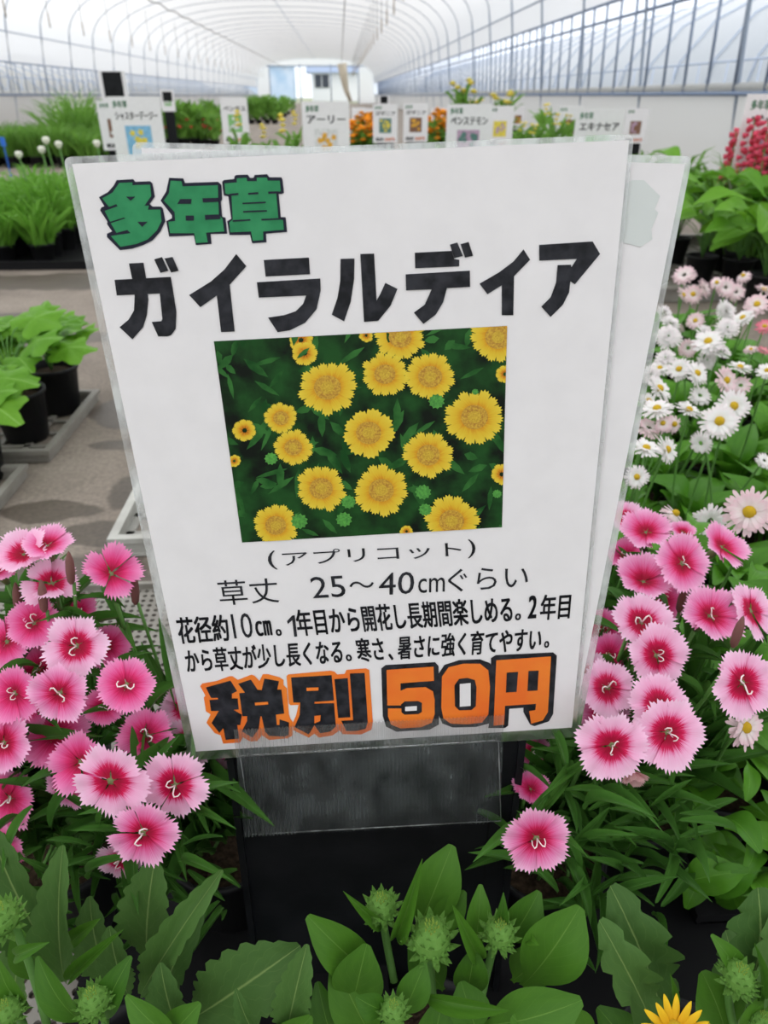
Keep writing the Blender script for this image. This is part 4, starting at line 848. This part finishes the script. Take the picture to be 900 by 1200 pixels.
for a in [(802, 323, 28, 'p', 0, 1.2, .28, 0), (825, 338, 26, 'p', .3, .8, .28, 0), (812, 345, 24, 'p', -.2, .6, .27), (850, 337, 26, 'p', 0, .8, .28, 0), (862, 342, 24, 'p', .2, .6, .27, 0), (800, 346, 22, 'p', 0, 1.4, .27), (850, 365, 30, 'd', 0, .2, .27, 0), (871, 323, 20, 'b', 0, 1.2, .29), (840, 331, 18, 'b', 0, 1, .29),
          (887, 357, 30, 'p', 0, .8, .28), (871, 373, 28, 'w', 0, 1.6, .28), (896, 383, 22, 'r', 0, .3, .28), (895, 411, 18, 'r', 0, .8, .27, 0), (778, 368, 26, 'd', 0, .3, .27, 0), (783, 395, 34, 'd', 0, 0, .27, 0), (785, 380, 28, 'd', -.2, .4, .27, 0), (825, 393, 30, 'd', 0, .5, .27, 0), (852, 385, 30, 'd', .2, .3, .27, 0), (830, 401, 38, 'w', 0, .6, .275), (845, 413, 26, 'd', .3, .4, .265, 0),
          (815, 376, 22, 'p', 0, .5, .26), (806, 408, 24, 'p', 0, .2, .25, 0), (780, 420, 26, 'd', -.2, .3, .26, 0), (796, 433, 30, 'w', 0, .4, .27), (773, 432, 26, 'w', -.3, .3, .25), (816, 438, 34, 'w', 0, .6, .275), (850, 446, 36, 'p', 0, .5, .27), (867, 431, 30, 'w', .2, 1, .28), (868, 452, 26, 'p', .3, .3, .26, 0), (899, 435, 26, 'w', 0, .3, .27), (828, 422, 26, 'd', 0, 0, .25, 0),
          (772, 456, 38, 'w', 0, .7, .27), (770, 480, 40, 'w', 0, .7, .27), (807, 481, 34, 'w', 0, .8, .265), (859, 476, 42, 'w', 0, .4, .27), (843, 494, 46, 'w', .2, .7, .265), (777, 496, 24, 'b', 0, .6, .26), (790, 497, 26, 'b', .2, .8, .255), (760, 502, 34, 'p', -.2, .2, .25, 0), (757, 526, 38, 'w', -.1, .6, .265), (781, 527, 36, 'w', .1, .4, .26), (822, 519, 30, 'w', -1.5, -.6, .25, 0),
          (746, 559, 30, 'w', 0, .3, .25), (820, 464, 28, 'w', -1.2, -.4, .25, 0), (895, 540, 22, 'w', 0, -.4, .22, 0), (791, 602, 36, 'b', .2, 1.2, .255), (832, 610, 42, 'w', .3, -1.8, .25, 0), (878, 600, 60, 'p', -.1, .8, .28), (760, 470, 26, 'w', 0, .3, .25), (762, 440, 26, 'd', 0, .3, .25, 0), (895, 340, 24, 'p', 0, .8, .28), (880, 410, 18, 'p', .2, 1, .25)]:
    daisy(*a)
daisy(872, 852, 56, 'p', .3, -.3, disc=True, d=.43)
for k in range(24):                        # flowers of the rows hidden behind the sign
    pl = BP[R.randrange(len(BP))]; pos = pl.location+V((R.uniform(-.05, .05), R.uniform(-.05, .05), R.uniform(.19, .24)))
    if 735 < 450+F*((pos-CAM).dot(RIGHT))/((pos-CAM).dot(-BACK)) < 910: continue
    f_ = inst('flower', BH['w'][0], pl, frame(pos-pl.location, RIGHT, UPZ+BACK*.4, .017, .017, .017)); inst('disc', BD, f_)
    MB().tube([(pos-pl.location), (0, 0, .08)], .0013, 5).obj('stem', M_['stem'], pl)

fill(BP, 'bspoon', 34, 780, 920, 880, 1060, .46, .54, 45, 80, .5, 75, .4)
fill(BP, 'bspoon', 40, 770, 920, 640, 880, .52, .62, 40, 65, .5, 76, .5)
# ------------------------------------------------------------------ trays
def tray_frame(name, label, cx, cy, w_, l_, h=.035, m_='tray', group=None, perf=0, rim=.012):
    t_ = thing(name, label, 'tray', (cx, cy, .0015), 0, group); b = MB()
    for s_ in (-1, 1):
        b.box((s_*(w_/2-rim/2), 0, h-.004), (rim, l_, .008)); b.box((0, s_*(l_/2-rim/2), h-.004), (w_-2*rim, rim, .008))
        b.box((s_*(w_/2-rim*.45), 0, (h-.008)/2), (.003, l_-.006, h-.008)); b.box((0, s_*(l_/2-rim*.45), (h-.008)/2), (w_-.012, .003, h-.008))
    b.obj('rim', M_[m_], t_, False)
    fb = MB()
    if m_ == 'btray': fb.box((0, 0, .002), (w_-.006, l_-.006, .004)); fb.obj('floor_plate', M_[m_], t_, False)
    elif perf:                              # a floor pierced by round holes
        nx, ny = int((w_-2*rim)/perf), int((l_-2*rim)/perf); sx, sy = (w_-2*rim)/nx, (l_-2*rim)/ny; z = .004; hr = .31
        for i in range(nx):
            for j in range(ny):
                x, y = -w_/2+rim+(i+.5)*sx, -l_/2+rim+(j+.5)*sy
                o8 = [(x+sx*a, y+sy*c, z) for a, c in ((-.5, -.5), (0, -.5), (.5, -.5), (.5, 0), (.5, .5), (0, .5), (-.5, .5), (-.5, 0))]
                i8 = [(x+sx*hr*math.cos(q), y+sy*hr*math.sin(q), z) for q in [pi*1.25+k*pi/4 for k in range(8)]]
                lo = [(p[0], p[1], .0) for p in i8]
                fb.add(o8+i8+lo, [(k, (k+1) % 8, (k+1) % 8+8, k+8) for k in range(8)]+[(k+8, (k+1) % 8+8, (k+1) % 8+16, k+16) for k in range(8)])
        fb.obj('perforated_floor', M_[m_], t_, False)
    else:
        n_ = max(2, int(w_/.05)); 
        for i in range(n_+1): fb.box((-w_/2+rim+(w_-2*rim)*i/n_, 0, .002), (.012, l_-.01, .004))
        for i in range(int(l_/.05)+1): fb.box((0, -l_/2+.006+(l_-.012)*i/int(l_/.05), .0025), (w_-.01, .010, .003))
        fb.obj('lattice_floor', M_[m_], t_, False)
    return t_
a = PZ(208, 690, 0); b_ = PZ(20, 1180, 0)
tray_frame('perforated_tray', 'grey perforated flat tray under the left dianthus and blanket flowers', (-.52+a.x+.035)/2, (.12+a.y)/2, a.x+.035+.52, a.y-.12, .012, 'tray', None, .0098, .006)
c = PZ(130, 655, 0)
tray_frame('carrier_tray', 'empty off-white tray on the floor behind the sign\'s left edge', c.x+.17, c.y+.24, .34, .48, .03, 'tray_w', None, 0)
tray_frame('carrier_tray', 'black carrier tray under the central and right front pots', .165, .30, .40, .52, .02, 'btray')
tray_frame('carrier_tray', 'black carrier tray under the daisy block', .56, 1.0, .62, 1.40, .02, 'btray')
t_ = tray_frame('carrier_tray', 'black carrier tray under the front left pots', -.088, .275, .21, .42, .016, 'btray'); t_.location.z = .014  # added black sheet, stands in for the shade between the left leaves
# ------------------------------------------------------------------ leafy pots at the left
def lobed(name, m_, seed):
    b = MB(); rs = random.Random(seed); n_ = 40; cen = (0, .42, .05); b.v.append(cen); b.uv.append((0, .4))
    prof_ = []
    for k in range(n_+1):
        q = -pi/2+2*pi*k/n_; lob = .5*(1+.22*math.cos(5*(q-pi/2)))*(1-.35*max(0, math.cos(q+pi/2))**6) * (1+.05*(k % 2))
        for rr_ in (.5, 1.0):
            x, y = math.cos(q)*lob*rr_*1.0, .42+math.sin(q)*lob*rr_*1.05
            b.v.append((x, y, .05-.12*rr_*rr_+.03*math.cos(5*q)*rr_)); b.uv.append((math.cos(q)*rr_, .42+math.sin(q)*rr_*.5))
    for k in range(n_):
        a_ = 1+2*k; b.f += [(0, a_, a_+2), (a_, a_+1, a_+3, a_+2)]; b.m += [0, 0]
    return b.mesh(name, m_)
T['lob0'] = lobed('leaf_lobed', M_['bright'], 1); T['lob1'] = lobed('leaf_lobed', M_['bright'], 2)
def leafy(x, y, label, n=9, hh=.14, seed=0, size=.06, kind='lob', spread=.07, r=.048, group=None, ph_=.095):
    t_ = thing('leafy_potted_plant', label, 'potted plant', (x, y, 0), 0, group); pot_parts(t_, r, ph_); rs = random.Random(seed)
    for k in range(n):
        q = 2.4*k+rs.uniform(-.3, .3); rr_ = spread*(.35+.65*rs.random()); z = ph_+.02+(hh-.02)*(1-rr_/spread*.55)*rs.uniform(.6, 1)
        p = t_.location+V((math.cos(q)*rr_, math.sin(q)*rr_, z)); dr = V((math.cos(q), math.sin(q), rs.uniform(-.35, .35))).normalized(); s_ = size*rs.uniform(.75, 1.2)
        MB().tube([q_-t_.location for q_ in bez(t_.location+V((0, 0, ph_-.01)), t_.location+V((math.cos(q)*rr_*.3, math.sin(q)*rr_*.3, z)), p)], .0013, 5).obj('stalk', M_['stem'], t_)
        add_leaf(t_, kind, p, p+dr*s_, s_*(.95 if kind == 'lob' else .42), V((0, -.35, 1)))
    return t_
b1 = PZ(72, 480, .003); b2 = PZ(33, 512, .003); b3 = PZ(-22, 560, .003); b4 = PZ(-40, 500, .003)
leafy(b1.x, b1.y, 'leafy plant in black pot, rear corner of the grey tray at left', 16, .12, 31, .07, spread=.065)
leafy(b2.x, b2.y, 'leafy lobed plant in black pot, front corner of the grey tray at left', 18, .14, 32, .075, spread=.085)
leafy(b3.x, b3.y, 'leafy plant in black pot on the nearer grey tray, cut by the left edge', 14, .13, 33, .07, spread=.07)
leafy(b4.x, b4.y, 'leafy plant in black pot behind the front ones at the left edge', 10, .13, 34, .065, spread=.07)
c1 = PZ(60, 520, .03); tray_frame('carrier_tray', 'grey carrier tray holding leafy pots at the left, the farther one', c1.x-.17, c1.y+.135, .34, .30, .022, 'tray')
c2 = PZ(34, 536, .03); tray_frame('carrier_tray', 'grey carrier tray at the left edge, the nearer one', c2.x-.17, c2.y-.16, .34, .30, .022, 'tray')

# ------------------------------------------------------------------ background beds
def foliage(n, h, spread, kind, m_, seed, w_=.012, flowers=None):
    """a joined tuft: many blades or small leaves, plus optional blossoms"""
    b = MB(); rs = random.Random(seed)
    for k in range(n):
        q = rs.random()*6.3; l_ = h*rs.uniform(.55, 1); e_ = rs.uniform(.9, 1.5) if kind == 'blade' else rs.uniform(.5, 1.4)
        o = V((rs.uniform(-1, 1)*spread*.4, rs.uniform(-1, 1)*spread*.4, .07 if kind == 'blade' else rs.uniform(.07, h*.8+.05)))
        if kind != 'blade': l_ = h*rs.uniform(.25, .45)
        dr = V((math.cos(q)*math.cos(e_), math.sin(q)*math.cos(e_), math.sin(e_))); sd = dr.cross(V((rs.uniform(-1, 1), rs.uniform(-1, 1), .2))).normalized()*w_*rs.uniform(.6, 1.2)
        out = V((math.cos(q), math.sin(q), 0))
        p = [o, o+dr*l_*.5, o+dr*l_*.85+out*l_*.12, o+dr*l_*.98+out*l_*.28-UPZ*.02]
        b.add([p[0]-sd*.5, p[0]+sd*.5, p[1]-sd, p[1]+sd, p[2]-sd*.7, p[2]+sd*.7, p[3]], [(0, 1, 3, 2), (2, 3, 5, 4), (4, 5, 6)], 0, [(-1, 0), (1, 0), (-1, .5), (1, .5), (-1, .8), (1, .8), (0, 1)])
    return b
def blossoms(b, n, h0, h1, spread, r, m_=0, seed=0):
    rs = random.Random(seed)
    for k in range(n):
        c_ = V((rs.uniform(-1, 1)*spread, rs.uniform(-1, 1)*spread, rs.uniform(h0, h1))); q0 = rs.random()
        vs = [c_+V((0, 0, r*.5))]
        for j in range(8): vs.append(c_+V((math.cos(j*pi/4+q0)*r*(1 if j % 2 else .7), math.sin(j*pi/4+q0)*r*(1 if j % 2 else .7), rs.uniform(-.2, .2)*r)))
        vs.append(c_-V((0, 0, r*.4)))
        b.add(vs, [(0, 1+j, 1+(j+1) % 8) for j in range(8)]+[(9, 1+(j+1) % 8, 1+j) for j in range(8)], m_)
    return b
def bed(name, label, group, n_blades, h, spread, kind, m_, pts, fl=None, seed=0, w_=.012, rpot=.045, hs=(.85, 1.15)):
    fm = foliage(n_blades, h, spread, kind, M_[m_], seed, w_).mesh('foliage', M_[m_], False); protos = []
    rs = random.Random(seed); pr = None
    for (x, y) in pts:
        if pr is None:
            pr = thing(name, label, 'potted plant', (x, y, 0), 0, group); pot_parts(pr, rpot, .08)
            tag(inst('foliage', fm, pr), kind='stuff')
            if fl: tag(blossoms(MB(), *fl[1:]).obj('blossoms', M_[fl[0]], pr), kind='stuff')
            remember(pr); c_ = pr
        else: c_ = copy_tree(pr)
        c_.location = (x+rs.uniform(-.01, .01), y+rs.uniform(-.01, .01), 0); c_.rotation_euler = (0, 0, rs.random()*6.3); c_.scale = (1, 1, rs.uniform(*hs))
def grid(x0, x1, y0, y1, s): 
    return [(x0+i*s, y0+j*s) for j in range(int((y1-y0)/s)+1) for i in range(int((x1-x0)/s)+1)]
g0 = PZ(92, 308, 0)
bed('grassy_potted_plant', 'bright green grassy plant in black pot, left bed nearest the sign', 'grassy pots in the near left bed', 110, .215, .09, 'blade', 'grass', grid(g0.x-1.3, g0.x, g0.y, g0.y+.9, .13), None, 1, .006)
tg = tray_frame('carrier_tray', 'long grey tray under the near grassy pots at left', g0.x-.6, g0.y+.42, 1.5, 1.1, .03, 'btray')
g1 = PZ(118, 196, 0)
bed('feathery_potted_plant', 'tall feathery green plant in black pot, second bed on the left', 'feathery pots in the second left bed', 100, .28, .12, 'blade', 'farleaf', grid(g1.x-3.4, g1.x, g1.y, g1.y+1.5, .22), None, 2, .008, .06)
bed('tall_potted_plant', 'tall stemmed green plant in black pot behind the feathery bed', 'tall stemmed pots left of the first signs', 60, .55, .16, 'blade', 'farleaf', [tuple(PZ(x_, y_, 0))[:2] for x_, y_ in ((88, 186), (98, 182), (108, 186), (78, 180), (103, 176), (92, 174))], ('white_fl', 5, .4, .55, .1, .02), 3, .010, .07)
bed('flowering_potted_plant', 'green plant with red blossoms in black pot, left of the aisle', 'red flowering pots left of the aisle', 60, .36, .14, 'leaf', 'farleaf', [tuple(PZ(x_, y_, 0))[:2] for y_ in (150, 156, 163, 171) for x_ in range(int(212-(y_-150)*1.2), 262-int((y_-150)*.4), 11)], ('red_fl', 5, .12, .3, .12, .028), 4, .02, .07)
bed('bushy_potted_plant', 'bushy green plant in black pot in the far left bed', 'bushy pots in the far left bed', 70, .42, .16, 'leaf', 'farleaf', [tuple(PZ(x_-(y_-131)*1.5, y_, 0))[:2] for y_ in (131, 134, 137, 141, 145) for x_ in range(298, 352, 9)], None, 5, .022, .08)
bed('yellow_spired_plant', 'pale yellow spired plant in black pot near the aisle', 'pale yellow spired pots by the aisle', 35, .26, .1, 'leaf', 'farleaf', [tuple(P(x_, 150, d_))[:2] for x_, d_ in ((307, 4.4), (333, 3.9), (280, 4.6), (345, 5.2))], ('yellow_fl', 6, .30, .43, .010, .022), 6, .018, .06)
bed('marigold_plant', 'orange flowering plant in black pot behind the row of signs', 'orange flowering pots behind the signs', 55, .32, .12, 'leaf', 'farleaf', [tuple(P(x_, 150, d_))[:2] for d_ in (5.0, 5.5) for x_ in (413, 421, 429, 436, 506, 513, 520)], ('orange_fl', 14, .30, .43, .11, .030), 7, .016, .06)
bed('bushy_potted_plant', 'low green plant in black pot left of the orange flowers', 'low green pots below the middle signs', 55, .2, .1, 'leaf', 'farleaf', grid(-.95, -.25, 3.4, 5.0, .2), None, 8, .014, .05)
bed('yellow_flowering_plant', 'tall plant with yellow blossoms in black pot near the right wall', 'yellow flowering pots near the right wall', 60, .5, .16, 'leaf', 'farleaf', [(P(x_, 120, 6)).to_tuple()[:2] for x_ in (545, 556, 590)], ('yellow_fl', 7, .46, .60, .10, .04), 9, .018, .07)
bed('pale_spired_plant', 'green plant with whitish spires in black pot by the right skirt', 'whitish spired pots by the right skirt', 45, .36, .12, 'leaf', 'farleaf', [(P(x_, 140, d_)).to_tuple()[:2] for x_, d_ in ((612, 4.6), (625, 4.4), (640, 4.8), (650, 4.3), (665, 4.9))], ('yellow_fl', 5, .34, .46, .02, .018), 10, .014, .06)
bed('mauve_flowering_plant', 'low mauve flowering plant in black pot in the middle bed', 'mauve flowering pots in the middle bed', 45, .22, .1, 'leaf', 'farleaf', grid(.1, .9, 2.9, 4.3, .2), ('yellow_fl', 3, .2, .28, .05, .014), 12, .012, .05)
# leafy and spiky plants right behind the daisies
for k, (px, py, z_) in enumerate([(795, 322, 0), (835, 325, 0), (880, 322, 0), (905, 300, 0), (850, 300, 0), (812, 300, 0), (770, 300, 0), (860, 345, 0), (905, 340, 0)]):
    p = PZ(px, py, 0)
    if p.y > 3.2: continue
    leafy(p.x, p.y-.15, 'broad-leaved green plant, %s of those behind the daisies' % ordn[k], 20, .27, 50+k, .17, 'bright_spoon', .15, .05)
q0 = PZ(745, 350, .02)
tray_frame('carrier_tray', 'long grey tray behind the daisies by the sign\'s right edge', q0.x+.45, q0.y+.5, 1.1, .95, .045, 'tray', None, 0, .03)
b = foliage(70, .34, .10, 'blade', M_['farleaf'], 33, .006)
PM = b.mesh('foliage', M_['farleaf'], False)
for k, (px, py, d) in enumerate([(853, 240, 2.5), (880, 240, 2.4), (900, 235, 2.3), (870, 225, 2.8), (895, 215, 2.8), (920, 240, 2.4)]):
    p = P(px, py, d); t_ = thing('penstemon_plant', 'coral pink penstemon with tall flower spires, %s of its group' % ordn[k], 'flower plant', (p.x, p.y, 0)); pot_parts(t_, .05, .09)
    tag(inst('foliage', PM, t_), kind='stuff'); rs = random.Random(k)
    for s_ in range(3 if k % 2 else 4):
        ox, oy, hh = rs.uniform(-.05, .05), rs.uniform(-.05, .05), rs.uniform(.40, .52)
        MB().tube([(ox*.3, oy*.3, .08), (ox, oy, hh)], .002, 5).obj('stem', M_['stem'], t_)
        fb = MB()
        for q in range(24):
            z = hh-.19+q*.0082; an = q*2.4; rr_ = .016*(1-(q/28)); c_ = V((ox+math.cos(an)*rr_, oy+math.sin(an)*rr_, z))
            dr = V((math.cos(an), math.sin(an), -.2)).normalized(); fb.tube([c_, c_+dr*.008, c_+dr*.017], .004, 6, 0, None, .010)
        fb.obj('flower_spike', M_['coral_fl'], t_)
sp_ = PZ(757, 196, 0)
bed('spiky_plant', 'spiky green leaved plant in black pot by the right skirt', 'spiky pots by the right skirt', 45, .30, .12, 'blade', 'farleaf', [(1.12, 3.1), (1.35, 3.15), (1.25, 3.35)], None, 20, .012, .06)
# ------------------------------------------------------------------ background signs on black stands
def bsign(label, x0, x1, ytop, d, title, pic, heading='多年草', rz=0, h=None, foot_=None, price=True, stand=True):
    w_ = (x1-x0)*d/F; tp = P((x0+x1)/2, ytop, d); h = h or w_*1.40
    t_ = thing('plant_sign', label, 'sign', (tp.x, tp.y, 0), YAW+rz); zt = tp.z; zb = zt-h; s = w_
    if stand:
        MB().box((0, .006, (zb+.03)/2), (w_*.72, .004, zb+.03)).obj('stand_panel', M_['black'], t_, False)
    MB().box((0, 0, (zt+zb)/2), (w_, .002, h)).obj('sheet', M_['paper'], t_, False)
    def pl_(u0, u1, v0, v1, m_, nm, y=-.0016):
        MB().add([((u-.5)*w_, y, zt-v*h) for u, v in ((u0, v1), (u1, v1), (u1, v0), (u0, v0))], [(0, 1, 2, 3)]).obj(nm, m_, t_, False)
    def tx(s_, u0, u1, v0, v1, m_, bold=.03):
        text_on(s_, V(((u0-.5)*w_, -.0017, zt-v1*h)), V(((u1-.5)*w_, -.0017, zt-v1*h)), V(((u0-.5)*w_, -.0017, zt-v0*h)), t_, 'lettering', m_, bold)
    if heading: tx(heading, .08, .36, .05, .14, M_['green_ink'], .03)
    if title: tx(title, .10, .92, .18, .29, M_['black_ink'], .03)
    if pic:
        pl_(.25, .75, .36, .74, M_[pic[0]], 'picture')
        b_ = MB(); rs = random.Random(int(x0))
        for k in range(9):
            cu, cv, r_ = rs.uniform(.33, .67), rs.uniform(.42, .68), w_*.07
            b_.add([((cu-.5)*w_+math.cos(q*pi/5)*r_*(1 if q % 2 else .6), -.0018-k*.00005, zt-cv*h+math.sin(q*pi/5)*r_*(1 if q % 2 else .6)) for q in range(10)], [tuple(range(10))])
        b_.obj('picture_flowers', M_[pic[1]], t_, False)
    if price: tx('税別', .10, .42, .86, .95, M_['black_ink'], .04); tx('50円', .48, .88, .86, .95, M_['orange_ink'], .04)
    return t_
bsign('white sign headed in green with a picture of white flowers on blue, upper left', 126, 186, 113, 3.1, 'シャスターデージー', ('p_sky', 'p_yellow'), rz=.1)
bsign('narrow white sign half hidden behind the white flower sign, upper left', 113, 150, 118, 3.7, None, ('p_brown', 'p_white'), rz=.25)
s = bsign('white sign with a plain black square, highest at the upper left', 114, 146, 83, 3.9, None, None, None, price=False)
MB().box((0, -.003, s.children[1].data.vertices[1].co.z-.075 if False else P(130, 99, 3.9).z), (.105, .003, .12)).obj('black_square', M_['black'], s, False)
s = bsign('small white card with a black square, left of the aisle', 187, 203, 105, 7.0, None, ('p_lgreen', 'p_white'), None, price=False)
MB().box((0, -.003, P(195, 113, 7.0).z), (.09, .003, .08)).obj('black_square', M_['black'], s, False)
bsign('narrow white sign with red lettering at its foot on a black stand', 257, 289, 114, 5.0, 'ペンタス', ('p_lgreen', 'p_white'), None, h=.29)
bsign('white sign with a round orange and white flower picture, near the middle', 353, 409, 119, 3.2, 'アーリー', ('p_white', 'p_amber'), rz=-.02, price=False)
bsign('small white sign with a yellow flower picture, left one of the narrow pair', 437, 466, 122, 4.6, 'ガザニア', ('p_teal', 'p_yellow'))
bsign('small white sign with an amber flower picture, right one of the narrow pair', 473, 502, 121, 4.6, 'ガザニア', ('p_brown', 'p_amber'))
bsign('wide white sign with a mauve flower picture, right of the narrow pair', 524, 577, 122, 3.4, 'ペンステモン', ('p_mauve', 'p_teal'), price=False)
bsign('white sign with a small yellow picture, partly behind the wide mauve picture sign', 572, 603, 124, 4.3, None, ('p_yellow', 'p_mauve'))
bsign('small white sign seen behind the grass picture sign on the right', 655, 684, 124, 5.0, None, ('p_brown', 'p_white'), price=False)
bsign('white sign with green and red headings and a grass green picture', 676, 733, 127, 3.0, 'エキナセア', ('p_lgreen', 'p_lgreen'))
bsign('narrow white sign with a dark picture and red price, by the right skirt', 735, 761, 127, 4.6, None, ('p_brown', 'p_mauve'))
bsign('large white sign cut off by the right edge above the pink spires', 876, 960, 110, 2.3, 'ペンステモン', ('p_brown', 'p_mauve'))
s = bsign('small white card with a black square beside the orange flowers', 444, 456, 112, 8.0, None, None, None, price=False)
MB().box((0, -.003, P(450, 117, 8.0).z), (.08, .003, .07)).obj('black_square', M_['black'], s, False)
for k, (x, w_, y) in enumerate(((412, 10, 126), (428, 9, 127), (505, 9, 126), (515, 8, 126), (395, 9, 128), (600, 10, 126))):
    bsign('tiny white sign far down the beds, %s of the small ones' % ordn[k], x, x+w_*1.6, y, 7.5+k*.4, None, ('p_brown', 'p_amber'), None, price=False)
p = PZ(12, 203, .12)
t_ = thing('plant_tag', 'small blue tag stuck in the grassy bed at left', 'tag', (p.x, p.y, 0)); MB().box((0, 0, .30), (.03, .004, .05)).obj('face', M_['bluetag'], t_, False); MB().box((0, 0, .14), (.006, .003, .28)).obj('stake', M_['bluetag'], t_, False)
# small creamy tulip-like buds rising above the near left bed
for k, (x, y) in enumerate(((52, 166), (47, 177), (67, 171), (112, 170), (20, 183))):
    p = P(x, y, 2.9); t_ = thing('creamy_flower', 'creamy white bloom on a thin stem above the grassy bed, %s of five' % ordn[k], 'flower', (p.x, p.y+.02, 0))
    MB().lathe([(.002, -.012), (.012, -.004), (.016, .008), (.011, .016), (.0, .018)], 10, 0, None, (0, 0, p.z)).obj('head', M_['white_fl'], t_)
    MB().tube([(0, 0, 0), (.01, 0, p.z*.6), (0, 0, p.z-.01)], .003, 5).obj('stem', M_['stem'], t_)
